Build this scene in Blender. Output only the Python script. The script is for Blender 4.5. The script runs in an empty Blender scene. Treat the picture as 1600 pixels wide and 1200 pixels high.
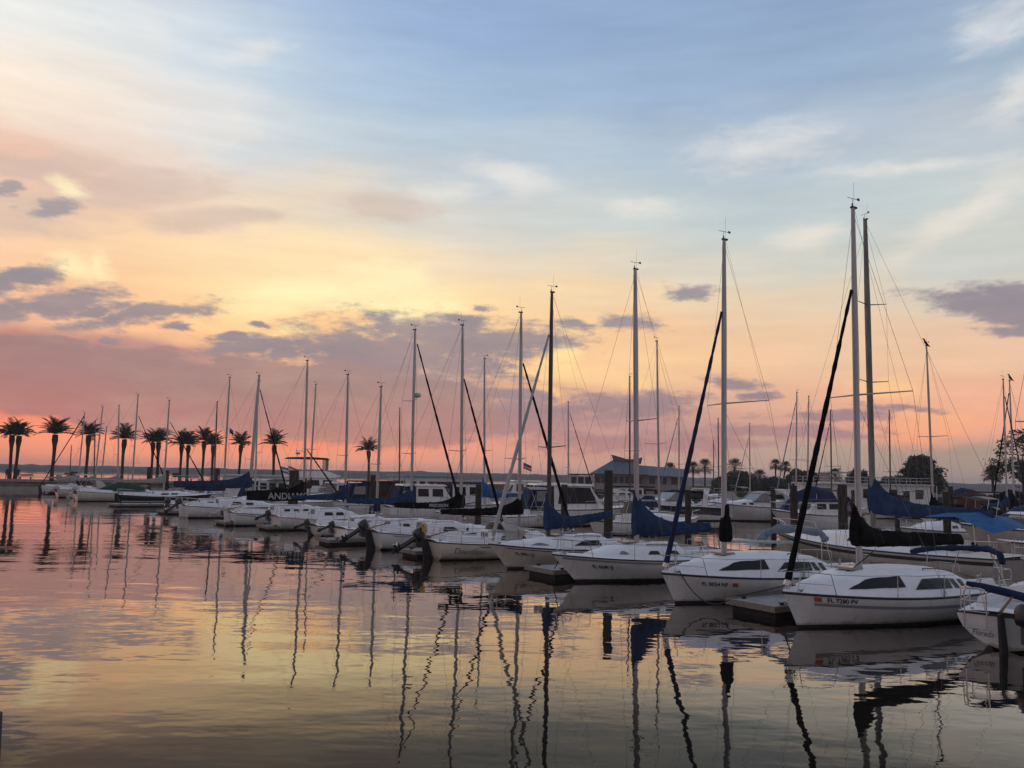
import bpy, bmesh, math, random
from mathutils import Vector, Matrix, noise as mnoise
R = math.radians
random.seed(7)
scene = bpy.context.scene
COL = scene.collection

# ------------------------------------------------------------------ camera
CAM_H, FPX = 3.5, 1300.0
PITCH, ROLL = R(6.30), R(1.15)
cam_d = bpy.data.cameras.new('camera')
cam = bpy.data.objects.new('camera', cam_d)
COL.objects.link(cam)
cam_d.sensor_fit = 'HORIZONTAL'
cam_d.sensor_width = 36.0
cam_d.lens = FPX / 1600.0 * 36.0
cam_d.clip_start, cam_d.clip_end = 0.1, 60000.0
cam.location = (0, 0, CAM_H)
AX_F = Vector((0, math.cos(PITCH), math.sin(PITCH)))
_r0 = Vector((1, 0, 0)); _u0 = Vector((0, -math.sin(PITCH), math.cos(PITCH)))
AX_R = _r0 * math.cos(ROLL) + _u0 * math.sin(ROLL)
AX_U = -_r0 * math.sin(ROLL) + _u0 * math.cos(ROLL)
cam.rotation_euler = Matrix((AX_R, AX_U, -AX_F)).transposed().to_euler()
scene.camera = cam
CAM_O = Vector((0, 0, CAM_H))


def ray(px, py):
    return AX_F + AX_R * ((px - 800) / FPX) + AX_U * ((600 - py) / FPX)


def ground(px, py, z=0.0):
    d = ray(px, py)
    return CAM_O + d * ((z - CAM_H) / d.z)


def at(px, py, Y):
    d = ray(px, py)
    return CAM_O + d * (Y / d.y)


def azel(px, py):
    d = ray(px, py).normalized()
    return math.atan2(d.x, d.y), math.asin(d.z)


def lin(c):
    r = []
    for v in c[:3]:
        v = v / 255.0
        r.append(v / 12.92 if v <= 0.04045 else ((v + 0.055) / 1.055) ** 2.4)
    return tuple(r)


# ------------------------------------------------------------------ exposure
vs = scene.view_settings
vs.view_transform = 'Standard'
vs.look = 'None'
vs.exposure = 0.0
vs.gamma = 1.0
vs.use_curve_mapping = False

# ------------------------------------------------------------------ sky
world = bpy.data.worlds.new('World')
scene.world = world
world.use_nodes = True
NT = world.node_tree
NT.nodes.clear()
SUN_AZ, SUN_EL = R(-13.0), R(1.2)          # the sun has just gone behind the cloud bank


def nd(tree, typ, **kw):
    n = tree.nodes.new(typ)
    for k, v in kw.items():
        setattr(n, k, v)
    return n


def math_node(tree, op, a, b=None, c=None, clamp=False):
    n = tree.nodes.new('ShaderNodeMath')
    n.operation = op
    n.use_clamp = clamp
    for i, v in enumerate((a, b, c)):
        if v is None:
            continue
        if isinstance(v, (int, float)):
            n.inputs[i].default_value = v
        else:
            tree.links.new(v, n.inputs[i])
    return n.outputs[0]


def smooth(tree, x, lo, hi):
    n = tree.nodes.new('ShaderNodeMapRange')
    n.interpolation_type = 'SMOOTHSTEP'
    tree.links.new(x, n.inputs[0])
    n.inputs[1].default_value, n.inputs[2].default_value = lo, hi
    return n.outputs[0]


def mixc(tree, fac, a, b, blend='MIX'):
    n = tree.nodes.new('ShaderNodeMix')
    n.data_type = 'RGBA'
    n.blend_type = blend
    for sock, v in ((n.inputs[0], fac), (n.inputs[6], a), (n.inputs[7], b)):
        if isinstance(v, (int, float)):
            sock.default_value = v
        elif isinstance(v, tuple):
            sock.default_value = (*v[:3], 1)
        else:
            tree.links.new(v, sock)
    return n.outputs[2]


def ramp(tree, x, stops, interp='B_SPLINE'):
    n = tree.nodes.new('ShaderNodeValToRGB')
    cr = n.color_ramp
    cr.interpolation = interp
    while len(cr.elements) > 1:
        cr.elements.remove(cr.elements[-1])
    cr.elements[0].position = stops[0][0]
    cr.elements[0].color = (*stops[0][1], 1)
    for p, c in stops[1:]:
        e = cr.elements.new(p)
        e.color = (*c, 1)
    tree.links.new(x, n.inputs[0])
    return n.outputs[0]


tc = nd(NT, 'ShaderNodeTexCoord')
sep = nd(NT, 'ShaderNodeSeparateXYZ')
NT.links.new(tc.outputs['Generated'], sep.inputs[0])
az_raw = math_node(NT, 'ARCTAN2', sep.outputs[0], sep.outputs[1])
el_raw = math_node(NT, 'ABSOLUTE', math_node(NT, 'ARCSINE', sep.outputs[2]))
comb = nd(NT, 'ShaderNodeCombineXYZ')
NT.links.new(az_raw, comb.inputs[0])
NT.links.new(math_node(NT, 'MULTIPLY', el_raw, 2.6), comb.inputs[1])


def sky_noise(scale, detail, rough, seed, src=None, dist=0.0):
    n = nd(NT, 'ShaderNodeTexNoise')
    n.noise_dimensions = '3D'
    n.inputs['Scale'].default_value = scale
    n.inputs['Detail'].default_value = detail
    n.inputs['Roughness'].default_value = rough
    n.inputs['Distortion'].default_value = dist
    mp = nd(NT, 'ShaderNodeMapping')
    mp.inputs['Location'].default_value = (seed * 3.1, seed * 1.7, seed)
    NT.links.new(src or comb.outputs[0], mp.inputs[0])
    NT.links.new(mp.outputs[0], n.inputs['Vector'])
    return n


warp = sky_noise(5.0, 4.0, 0.55, 3.0)
wsep = nd(NT, 'ShaderNodeSeparateColor')
NT.links.new(warp.outputs['Color'], wsep.inputs[0])
az = math_node(NT, 'MULTIPLY_ADD', math_node(NT, 'SUBTRACT', wsep.outputs[0], 0.5), 0.16, az_raw)
elw = math_node(NT, 'MULTIPLY', math_node(NT, 'SUBTRACT', wsep.outputs[1], 0.5), smooth(NT, el_raw, 0.0, 0.2))
el = math_node(NT, 'MULTIPLY_ADD', elw, 0.09, el_raw)

# colours of the evening sky, read along nine bearings (columns) at eleven heights (rows)
SKX = (-60, 100, 200, 300, 400, 500, 600, 700, 800, 1000, 1200, 1400, 1660)
SKY_ROWS = (
    (735, ((240,148,112),(242,150,115),(242,152,118),(240,152,120),(236,155,124),(231,156,128),(226,156,130),(221,158,135),(216,160,140),(198,158,143),(178,155,141),(171,150,138),(165,147,136))),
    (700, ((253,152,118),(252,153,120),(249,152,120),(245,150,120),(243,142,112),(240,145,118),(238,148,125),(233,152,130),(226,155,135),(198,157,142),(180,155,140),(174,151,137),(166,147,134))),
    (660, ((247,130,104),(238,124,107),(222,120,110),(204,116,112),(180,112,116),(182,116,120),(192,122,124),(190,128,130),(186,136,138),(188,146,142),(207,160,143),(238,168,140),(232,165,142))),
    (620, ((174,114,116),(168,118,119),(162,120,121),(157,122,123),(154,125,126),(153,128,128),(164,124,130),(178,140,138),(222,170,142),(218,170,145),(222,174,148),(240,180,148),(236,176,148))),
    (580, ((190,128,122),(190,140,130),(190,142,134),(185,138,136),(205,160,142),(225,175,142),(200,160,140),(225,180,145),(253,208,148),(250,204,154),(234,192,156),(234,194,160),(230,190,160))),
    (540, ((240,184,150),(250,192,148),(251,194,146),(252,196,144),(252,200,146),(250,198,138),(250,198,140),(249,198,144),(250,202,145),(243,198,155),(236,198,162),(232,196,165),(226,188,164))),
    (480, ((246,200,160),(248,202,160),(249,205,160),(251,209,157),(253,225,174),(254,230,180),(253,226,174),(251,221,168),(246,212,165),(235,208,172),(228,206,178),(220,204,182),(208,196,182))),
    (420, ((244,202,170),(247,208,168),(248,210,168),(249,214,170),(250,221,174),(250,224,178),(245,222,182),(238,217,188),(232,214,188),(218,208,190),(208,206,195),(204,206,198),(202,203,198))),
    (340, ((236,192,172),(230,194,174),(228,198,178),(232,205,184),(238,215,188),(228,214,194),(218,212,200),(212,210,202),(208,210,206),(194,204,204),(188,200,204),(190,202,206),(204,208,204))),
    (240, ((248,228,206),(242,226,210),(236,226,216),(224,222,220),(208,214,218),(194,206,214),(186,200,212),(182,198,212),(186,198,210),(172,191,207),(172,187,204),(178,190,204),(186,195,203))),
    (140, ((238,236,232),(230,232,230),(222,227,228),(208,218,225),(194,209,222),(180,200,219),(170,192,216),(164,187,212),(160,183,209),(156,178,206),(150,173,201),(153,175,200),(164,182,199))),
    (30, ((200,210,224),(200,208,220),(198,206,219),(190,202,219),(180,196,218),(166,187,214),(156,179,212),(150,174,209),(147,171,206),(144,167,200),(141,164,197),(143,165,195),(158,174,195))),
)
u_az = math_node(NT, 'MULTIPLY_ADD', az, 1 / 1.4, 0.5, clamp=True)
colour, prev_el = None, None
for py, cols in SKY_ROWS:
    e_row = azel(800, py)[1]
    if colour is None:
        e_row = 0.004
    stops = []
    for px, c in zip(SKX, cols):
        stops.append((min(1, max(0, azel(px, py)[0] / 1.4 + 0.5)), lin(c)))
    rc = ramp(NT, u_az, stops, 'B_SPLINE')
    colour = rc if colour is None else mixc(NT, smooth(NT, el, prev_el, e_row), colour, rc)
    prev_el = e_row
# the dome above the frame and the eastern side, lit by the same dusk
colour = mixc(NT, smooth(NT, el, prev_el, 1.35), colour, lin((122, 140, 174)))
east = ramp(NT, math_node(NT, 'DIVIDE', el_raw, 1.6), [(0.0, lin((158, 146, 148))), (0.12, lin((172, 156, 158))),
                                                     (0.3, lin((156, 156, 170))), (1.0, lin((122, 140, 174)))])
colour = mixc(NT, smooth(NT, math_node(NT, 'ABSOLUTE', az_raw), 0.75, 2.2), colour, east)


def blob_field(items):
    """largest of many ellipses (bearing, height, radii, tilt) in the sky, 1 at a centre, 0 on its rim"""
    out = None
    for (px, py, rx, ry, rot) in items:
        a0, e0 = azel(px, py)
        mp = nd(NT, 'ShaderNodeMapping')
        mp.vector_type = 'TEXTURE'
        mp.inputs['Location'].default_value = (a0, e0, 0)
        mp.inputs['Rotation'].default_value = (0, 0, R(-rot))
        mp.inputs['Scale'].default_value = (rx / FPX, ry / FPX, 1)
        if out is None:
            NT.links.new(blob_src, mp.inputs[0])
        else:                                  # evaluated one after the other, to keep the shader small
            vm = nd(NT, 'ShaderNodeVectorMath', operation='MULTIPLY_ADD')
            NT.links.new(out, vm.inputs[0])
            vm.inputs[1].default_value = (1e-6, 1e-6, 0)
            NT.links.new(blob_src, vm.inputs[2])
            NT.links.new(vm.outputs[0], mp.inputs[0])
        ln = nd(NT, 'ShaderNodeVectorMath', operation='LENGTH')
        NT.links.new(mp.outputs[0], ln.inputs[0])
        v = math_node(NT, 'SUBTRACT', 1.0, ln.outputs['Value'])
        out = v if out is None else math_node(NT, 'MAXIMUM', out, v)
    return out


c2 = nd(NT, 'ShaderNodeCombineXYZ')
w2 = sky_noise(9.0, 5.0, 0.6, 11.0)
w2s = nd(NT, 'ShaderNodeSeparateColor')
NT.links.new(w2.outputs['Color'], w2s.inputs[0])
NT.links.new(math_node(NT, 'MULTIPLY_ADD', math_node(NT, 'SUBTRACT', w2s.outputs[0], 0.5), 0.10, az_raw), c2.inputs[0])
NT.links.new(math_node(NT, 'MULTIPLY_ADD', math_node(NT, 'SUBTRACT', w2s.outputs[1], 0.5), 0.030, el_raw), c2.inputs[1])
blob_src = c2.outputs[0]

# thin bright veils of high cloud
CIRRUS = [(790, 278, 110, 26, 8), (700, 300, 60, 25, -10), (350, 190, 60, 70, 25), (395, 80, 70, 22, -20), (1180, 235, 130, 40, -4),
          (1400, 265, 130, 12, 2), (1500, 340, 180, 26, -28), (1270, 368, 70, 18, 0), (1560, 35, 70, 30, -20), (1010, 325, 60, 18, 5),
          (1590, 150, 60, 30, -25), (220, 40, 60, 30, 20)]
n_c = sky_noise(13.0, 7.0, 0.64, 21.0, None, 0.6)
f = math_node(NT, 'ADD', blob_field(CIRRUS), math_node(NT, 'MULTIPLY', math_node(NT, 'SUBTRACT', n_c.outputs[0], 0.5), 1.9))
a_c = math_node(NT, 'MULTIPLY', smooth(NT, f, -0.30, 1.1), 0.74)
cir_col = ramp(NT, math_node(NT, 'DIVIDE', el_raw, 0.6), [(0.0, lin((240, 205, 170))), (0.35, lin((232, 222, 205))), (0.7, lin((226, 225, 224))), (1, lin((215, 220, 228)))])
colour = mixc(NT, a_c, colour, cir_col)

# faint grey veil under the bright cloud at upper left
VEIL = [(40, 262, 170, 26, -6), (190, 300, 190, 34, -14), (20, 335, 150, 46, -6), (330, 345, 130, 22, -12), (600, 320, 120, 26, 4)]
f = math_node(NT, 'ADD', blob_field(VEIL), math_node(NT, 'MULTIPLY', math_node(NT, 'SUBTRACT', n_c.outputs[0], 0.5), 1.5))
colour = mixc(NT, math_node(NT, 'MULTIPLY', smooth(NT, f, -0.1, 0.7), 0.62), colour, lin((206, 184, 172)))

# cloud lit yellow by the hidden sun
GLOW = [(440, 470, 160, 40, -18), (650, 478, 110, 42, -4), (705, 482, 40, 14, 0), (885, 565, 40, 55, -20), (120, 415, 60, 26, 10), (165, 420, 24, 28, 0),
        (465, 513, 46, 14, 0), (850, 610, 18, 40, -30), (1000, 600, 40, 16, 0), (1390, 612, 80, 26, -5), (1440, 670, 120, 34, -4), (600, 440, 110, 40, 0), (110, 295, 36, 18, 20)]
f = math_node(NT, 'ADD', blob_field(GLOW), math_node(NT, 'MULTIPLY', math_node(NT, 'SUBTRACT', n_c.outputs[0], 0.5), 1.5))
a_g = smooth(NT, f, -0.1, 0.85)
glow_col = ramp(NT, math_node(NT, 'DIVIDE', el_raw, 0.3), [(0.0, lin((255, 140, 105))), (0.2, lin((248, 168, 132))), (0.42, lin((253, 216, 148))), (0.6, lin((255, 242, 182))), (1, lin((252, 234, 196)))])
colour = mixc(NT, math_node(NT, 'MULTIPLY', a_g, 0.82), colour, glow_col)

# dark unlit cumulus: the long bank low on the left and the small ragged ones
BANK = [(-40, 580, 200, 58, -5), (120, 594, 200, 54, -9), (300, 622, 200, 62, -8), (470, 625, 190, 66, -6), (600, 640, 200, 70, 0), (380, 588, 90, 34, -5), (60, 545, 90, 26, -5)]
DARK = [(30, 440, 62, 16, -25), (95, 474, 72, 20, -14), (150, 483, 42, 10, -16), (0, 490, 44, 14, -10), (250, 487, 82, 15, -12), (130, 510, 60, 10, -4),
        (270, 513, 22, 6, -4), (195, 533, 22, 5, 0), (405, 505, 24, 5, 0), (395, 540, 60, 17, -14), (360, 528, 34, 7, -8), (450, 550, 40, 10, -8),
        (610, 552, 165, 50, 2), (690, 530, 150, 38, 4), (770, 535, 140, 28, -2), (560, 560, 90, 34, 0), (720, 575, 90, 34, 0), (650, 600, 150, 36, -2), (850, 532, 60, 11, -3), (735, 503, 34, 9, 8), (890, 508, 40, 12, 2),
        (985, 507, 56, 14, 4), (765, 484, 24, 7, -6), (1065, 460, 42, 13, 0), (1000, 640, 90, 26, -8), (930, 632, 60, 18, 0), (1030, 626, 30, 20, 0),
        (760, 620, 90, 20, 0), (820, 650, 120, 34, -4), (690, 622, 110, 22, -4), (1140, 597, 42, 11, 6), (1185, 622, 26, 7, 0), (1400, 640, 60, 6, 6), (1310, 648, 90, 8, 0),
        (1565, 490, 110, 20, 17), (1610, 475, 80, 24, 14), (1600, 518, 50, 9, 0), (1200, 675, 150, 14, 0), (1000, 690, 200, 20, 0), (0, 300, 26, 9, -20), (85, 330, 40, 12, -14)]
n_d = sky_noise(30.0, 8.0, 0.66, 31.0)
n_d2 = sky_noise(9.0, 5.0, 0.6, 37.0)
nmix = math_node(NT, 'ADD', math_node(NT, 'MULTIPLY', math_node(NT, 'SUBTRACT', n_d.outputs[0], 0.5), 1.25),
                 math_node(NT, 'MULTIPLY', math_node(NT, 'SUBTRACT', n_d2.outputs[0], 0.5), 0.7))
dark_col = ramp(NT, math_node(NT, 'DIVIDE', el_raw, 0.3), [(0.0, lin((186, 128, 126))), (0.16, lin((172, 130, 132))), (0.34, lin((146, 130, 138))),
                                                          (0.6, lin((148, 138, 144))), (0.8, lin((146, 144, 154))), (1, lin((176, 160, 158)))])
fd = math_node(NT, 'MULTIPLY_ADD', nmix, 1.9, blob_field(DARK))
a_d = math_node(NT, 'MULTIPLY', smooth(NT, fd, -0.32, 0.55), math_node(NT, 'MULTIPLY_ADD', n_d2.outputs[0], 0.5, 0.68))
colour = mixc(NT, a_d, colour, dark_col)
fb = math_node(NT, 'MULTIPLY_ADD', nmix, 0.5, blob_field(BANK))
a_b = math_node(NT, 'MULTIPLY', smooth(NT, fb, 0.02, 0.25), 0.9)
bank_az = ramp(NT, u_az, [(azel(-60, 600)[0] / 1.4 + 0.5, lin((174, 116, 116))), (azel(150, 600)[0] / 1.4 + 0.5, lin((162, 122, 122))),
                          (azel(350, 600)[0] / 1.4 + 0.5, lin((152, 128, 128))), (azel(600, 600)[0] / 1.4 + 0.5, lin((154, 134, 133)))])
bank_top = ramp(NT, math_node(NT, 'DIVIDE', el_raw, 0.3), [(0.2, lin((178, 118, 116))), (0.34, lin((158, 126, 126))), (0.46, lin((152, 130, 131))), (0.58, lin((150, 132, 134)))])
bank_n = sky_noise(8.0, 5.0, 0.6, 41.0)
bank_col = mixc(NT, 0.55, bank_az, bank_top)
bank_col = mixc(NT, smooth(NT, bank_n.outputs[0], 0.42, 0.8), bank_col, lin((176, 142, 134)))
colour = mixc(NT, a_b, colour, bank_col)

streak_map = nd(NT, 'ShaderNodeMapping')
streak_map.inputs['Rotation'].default_value = (0, 0, R(14))
streak_map.inputs['Scale'].default_value = (0.5, 1.6, 1)
NT.links.new(comb.outputs[0], streak_map.inputs[0])
n_s = sky_noise(11.0, 6.0, 0.6, 51.0, streak_map.outputs[0])
st = math_node(NT, 'MULTIPLY_ADD', math_node(NT, 'SUBTRACT', n_s.outputs[0], 0.5), 0.30, 1.05)
stv = nd(NT, 'ShaderNodeVectorMath', operation='SCALE')
NT.links.new(colour, stv.inputs[0])
NT.links.new(st, stv.inputs['Scale'])
colour = stv.outputs[0]

# a thin share of the physical clear-sky model at the same sun position
nish = nd(NT, 'ShaderNodeTexSky')
nish.sky_type = 'NISHITA'
nish.sun_disc = False
nish.sun_elevation = SUN_EL
nish.sun_rotation = SUN_AZ
bg1 = nd(NT, 'ShaderNodeBackground')
bg1.inputs[1].default_value = 1.0
NT.links.new(colour, bg1.inputs[0])
bg2 = nd(NT, 'ShaderNodeBackground')
bg2.inputs[1].default_value = 0.004
NT.links.new(nish.outputs[0], bg2.inputs[0])
addsh = nd(NT, 'ShaderNodeAddShader')
NT.links.new(bg1.outputs[0], addsh.inputs[0])
NT.links.new(bg2.outputs[0], addsh.inputs[1])
wout = nd(NT, 'ShaderNodeOutputWorld')
NT.links.new(addsh.outputs[0], wout.inputs[0])
world.cycles.sampling_method = 'MANUAL'
world.cycles.sample_map_resolution = 512

# ------------------------------------------------------------------ sun (behind the bank: weak, soft, orange)
sun_d = bpy.data.lights.new('sun', 'SUN')
sun_d.energy = 0.05
sun_d.angle = R(100)
sun_d.color = (1.0, 0.62, 0.36)
sun = bpy.data.objects.new('sun', sun_d)
COL.objects.link(sun)
sdir = Vector((math.sin(SUN_AZ) * math.cos(SUN_EL), math.cos(SUN_AZ) * math.cos(SUN_EL), math.sin(SUN_EL)))
sun.rotation_euler = (-sdir).to_track_quat('-Z', 'Y').to_euler()
sun.location = (0, 0, 60)
scene.cycles.max_bounces = 6
scene.cycles.diffuse_bounces = 3
scene.cycles.glossy_bounces = 4
scene.cycles.sample_clamp_indirect = 6.0


# ------------------------------------------------------------------ materials
MATS = {}


def mat(name, base, rough=0.5, metal=0.0, var=0.08, vscale=3.0, bump=0.0, bscale=40.0, spec=0.5, coat=0.0, stretch=None, tint=None):
    """a procedural material: colour broken up by two noises, optional relief"""
    if name in MATS:
        return MATS[name]
    m = bpy.data.materials.new(name)
    m.use_nodes = True
    t = m.node_tree
    p = t.nodes['Principled BSDF']
    tcn = t.nodes.new('ShaderNodeTexCoord')
    src = tcn.outputs['Object']
    if stretch:
        mp = t.nodes.new('ShaderNodeMapping')
        mp.inputs['Scale'].default_value = stretch
        t.links.new(src, mp.inputs[0])
        src = mp.outputs[0]
    n = t.nodes.new('ShaderNodeTexNoise')
    n.inputs['Scale'].default_value = vscale
    n.inputs['Detail'].default_value = 6
    n.inputs['Roughness'].default_value = 0.65
    t.links.new(src, n.inputs['Vector'])
    lo = tuple(max(0, c * (1 - var * 2.2)) for c in base)
    hi = tuple(min(1, c * (1 + var)) for c in base)
    if tint:
        lo = tint
    c = ramp(t, n.outputs[0], [(0.28, lo), (0.55, base), (0.8, hi)], 'LINEAR')
    t.links.new(c, p.inputs['Base Color'])
    p.inputs['Roughness'].default_value = rough
    p.inputs['Metallic'].default_value = metal
    p.inputs['Specular IOR Level'].default_value = spec
    p.inputs['Coat Weight'].default_value = coat
    if bump:
        b = t.nodes.new('ShaderNodeTexNoise')
        b.inputs['Scale'].default_value = bscale
        b.inputs['Detail'].default_value = 5
        t.links.new(src, b.inputs['Vector'])
        bn = t.nodes.new('ShaderNodeBump')
        bn.inputs['Strength'].default_value = 0.6
        bn.inputs['Distance'].default_value = bump
        t.links.new(b.outputs[0], bn.inputs['Height'])
        t.links.new(bn.outputs[0], p.inputs['Normal'])
    MATS[name] = m
    return m


def water_material():
    m = bpy.data.materials.new('water')
    m.use_nodes = True
    t = m.node_tree
    out = t.nodes['Material Output']
    t.nodes.remove(t.nodes['Principled BSDF'])
    body = t.nodes.new('ShaderNodeBsdfDiffuse')
    body.inputs['Color'].default_value = (0.012, 0.011, 0.009, 1)          # tannin-dark river water
    gloss = t.nodes.new('ShaderNodeBsdfGlossy')
    gloss.inputs['Roughness'].default_value = 0.012
    gloss.inputs['Color'].default_value = (1.0, 0.935, 0.885, 1)  # warm sky colour put into the tint, water itself reflects neutral
    lw = t.nodes.new('ShaderNodeLayerWeight')
    # tuned reflectance, straight down (left) to grazing (right), with extra sky brightness put in
    refl = ramp(t, lw.outputs['Facing'], [(0.0, (0.02,) * 3), (0.45, (0.035,) * 3), (0.60, (0.04,) * 3), (0.67, (0.052,) * 3), (0.72, (0.115,) * 3), (0.79, (0.43,) * 3),
                                          (0.88, (0.74,) * 3), (0.95, (0.88,) * 3), (1.0, (1.0,) * 3)], 'LINEAR')
    mx = t.nodes.new('ShaderNodeMixShader')
    t.links.new(refl, mx.inputs[0])
    t.links.new(body.outputs[0], mx.inputs[1])
    t.links.new(gloss.outputs[0], mx.inputs[2])
    t.links.new(mx.outputs[0], out.inputs[0])
    g = t.nodes.new('ShaderNodeNewGeometry')

    def wave(scale, sx, sy, detail, rough, rot, seed, dist=0.0):
        mp = t.nodes.new('ShaderNodeMapping')
        mp.inputs['Rotation'].default_value = (0, 0, R(rot))
        mp.inputs['Scale'].default_value = (sx, sy, 1)
        mp.inputs['Location'].default_value = (seed, seed * 2.3, seed)
        t.links.new(g.outputs['Position'], mp.inputs[0])
        n = t.nodes.new('ShaderNodeTexNoise')
        n.inputs['Scale'].default_value = scale
        n.inputs['Detail'].default_value = detail
        n.inputs['Roughness'].default_value = rough
        n.inputs['Distortion'].default_value = dist
        t.links.new(mp.outputs[0], n.inputs['Vector'])
        return n.outputs[0]
    big = wave(0.22, 0.5, 1.0, 2, 0.5, 12, 3)
    mid = wave(0.9, 0.55, 1.0, 3, 0.5, -8, 7)
    fine = wave(3.2, 0.7, 1.0, 3, 0.55, 15, 13)
    patch = wave(0.035, 0.6, 1.0, 2, 0.5, 20, 19)
    gain = t.nodes.new('ShaderNodeMapRange')
    t.links.new(patch, gain.inputs[0])
    gain.inputs[1].default_value, gain.inputs[2].default_value = 0.38, 0.66
    gain.inputs[3].default_value, gain.inputs[4].default_value = 0.35, 1.5
    h = math_node(t, 'MULTIPLY', big, 0.046)
    h = math_node(t, 'MULTIPLY_ADD', mid, 0.0138, h)
    h = math_node(t, 'MULTIPLY_ADD', math_node(t, 'MULTIPLY', fine, gain.outputs[0]), 0.0011, h)
    # the open river beyond the breakwater lies calmer than the basin's own chop is steep
    ps = t.nodes.new('ShaderNodeSeparateXYZ')
    t.links.new(g.outputs['Position'], ps.inputs[0])
    calm = t.nodes.new('ShaderNodeMapRange')
    t.links.new(ps.outputs[1], calm.inputs[0])
    calm.inputs[1].default_value, calm.inputs[2].default_value = 90.0, 260.0
    calm.inputs[3].default_value, calm.inputs[4].default_value = 1.0, 0.12
    h = math_node(t, 'MULTIPLY', h, calm.outputs[0])
    b = t.nodes.new('ShaderNodeBump')
    b.inputs['Strength'].default_value = 1.0
    b.inputs['Distance'].default_value = 1.0
    t.links.new(h, b.inputs['Height'])
    for n_ in (gloss, lw, body):
        t.links.new(b.outputs[0], n_.inputs['Normal'])
    return m


def struct(name, me, m, loc=(0, 0, 0)):
    o = bpy.data.objects.new(name, me)
    me.materials.append(m)
    COL.objects.link(o)
    o.location = loc
    o['kind'] = 'structure'
    return o


me = bpy.data.meshes.new('water')
ys = [-400, -30, 0, 20, 40, 80, 160, 320, 640, 1100, 1600, 2200]
xs_ = [-2500, -1600, -900, -500, -200, -60, 0, 60, 200, 500, 900, 1600, 2500]
me.from_pydata([(x, y, 0) for y in ys for x in xs_], [], [(j * 13 + i, j * 13 + i + 1, j * 13 + i + 14, j * 13 + i + 13) for j in range(11) for i in range(12)])
struct('water', me, water_material())


# ------------------------------------------------------------------ mesh helpers
class MB:
    """collects vertices and faces; build() links them as one mesh object"""

    def __init__(self):
        self.v, self.f, self.mi, self.m = [], [], [], 0

    def add(self, verts, faces):
        k = len(self.v)
        self.v += [tuple(p) for p in verts]
        self.f += [tuple(i + k for i in fc) for fc in faces]
        self.mi += [self.m] * len(faces)
        return self

    def box(self, c, d, rz=0.0, ry=0.0, taper=1.0):
        hx, hy, hz = d[0] / 2, d[1] / 2, d[2] / 2
        vs_ = []
        for z, t in ((-hz, 1.0), (hz, taper)):
            for x, y in ((-hx, -hy), (hx, -hy), (hx, hy), (-hx, hy)):
                vs_.append(Vector((x * t, y * t, z)))
        M = Matrix.Rotation(rz, 3, 'Z') @ Matrix.Rotation(ry, 3, 'Y')
        vs_ = [M @ p + Vector(c) for p in vs_]
        return self.add(vs_, [(3, 2, 1, 0), (4, 5, 6, 7), (0, 1, 5, 4), (1, 2, 6, 5), (2, 3, 7, 6), (3, 0, 4, 7)])

    def loft(self, rings, closed=True, cap0=True, cap1=True):
        n = len(rings[0])
        vs_ = [p for r in rings for p in r]
        fs = []
        for j in range(len(rings) - 1):
            for i in range(n if closed else n - 1):
                a, b = j * n + i, j * n + (i + 1) % n
                fs.append((a, b, b + n, a + n))
        if closed and cap0:
            fs.append(tuple(reversed(range(n))))
        if closed and cap1:
            fs.append(tuple(range((len(rings) - 1) * n, len(rings) * n)))
        return self.add(vs_, fs)

    def tube(self, pts, rad, n=6, sx=1.0):
        pts = [Vector(p) for p in pts]
        if isinstance(rad, (int, float)):
            rad = [rad] * len(pts)
        rings = []
        prev = None
        for i, p in enumerate(pts):
            t = (pts[min(i + 1, len(pts) - 1)] - pts[max(i - 1, 0)])
            if t.length < 1e-9:
                t = Vector((0, 0, 1))
            t.normalize()
            ref = prev if prev is not None else (Vector((1, 0, 0)) if abs(t.x) < 0.9 else Vector((0, 1, 0)))
            u = (ref - t * ref.dot(t))
            if u.length < 1e-6:
                u = t.orthogonal()
            u.normalize()
            w = t.cross(u)
            prev = u
            rings.append([p + (u * math.cos(2 * math.pi * k / n) * sx + w * math.sin(2 * math.pi * k / n)) * rad[i] for k in range(n)])
        return self.loft(rings)

    def ball(self, c, r, n=8, sz=1.0):
        rings = []
        for j in range(1, n // 2 + 1):
            a = math.pi * j / (n // 2 + 1)
            rings.append([(c[0] + r * math.sin(a) * math.cos(2 * math.pi * k / n), c[1] + r * math.sin(a) * math.sin(2 * math.pi * k / n),
                           c[2] - r * sz * math.cos(a)) for k in range(n)])
        return self.loft(rings)

    def prism(self, poly, wb, wt=None, y0=0.0):
        """polygon in x-z carried across y, its half-width going from wb at the bottom to wt at the top"""
        wt = wb if wt is None else wt
        z0, z1 = min(p[1] for p in poly), max(p[1] for p in poly)
        w = lambda z: wb + (wt - wb) * ((z - z0) / (z1 - z0) if z1 > z0 else 0)
        return self.loft([[(x, y0 - w(z), z) for x, z in poly], [(x, y0 + w(z), z) for x, z in poly]])

    def build(self, name, m, parent=None, smooth=35):
        me = bpy.data.meshes.new(name)
        me.from_pydata(self.v, [], self.f)
        for mm in (m if isinstance(m, (list, tuple)) else [m]):
            me.materials.append(mm)
        if any(self.mi):
            me.polygons.foreach_set('material_index', self.mi)
        bm = bmesh.new()
        bm.from_mesh(me)
        bmesh.ops.recalc_face_normals(bm, faces=bm.faces)
        bm.to_mesh(me)
        bm.free()
        if smooth:
            me.polygons.foreach_set('use_smooth', [True] * len(me.polygons))
            me.set_sharp_from_angle(angle=R(smooth))
        o = bpy.data.objects.new(name, me)
        COL.objects.link(o)
        if parent is not None:
            o.parent = parent
        return o


def tag(o, label=None, cat=None, group=None, kind=None):
    for k, v in (('label', label), ('category', cat), ('group', group), ('kind', kind)):
        if v:
            o[k] = v
    return o


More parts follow.
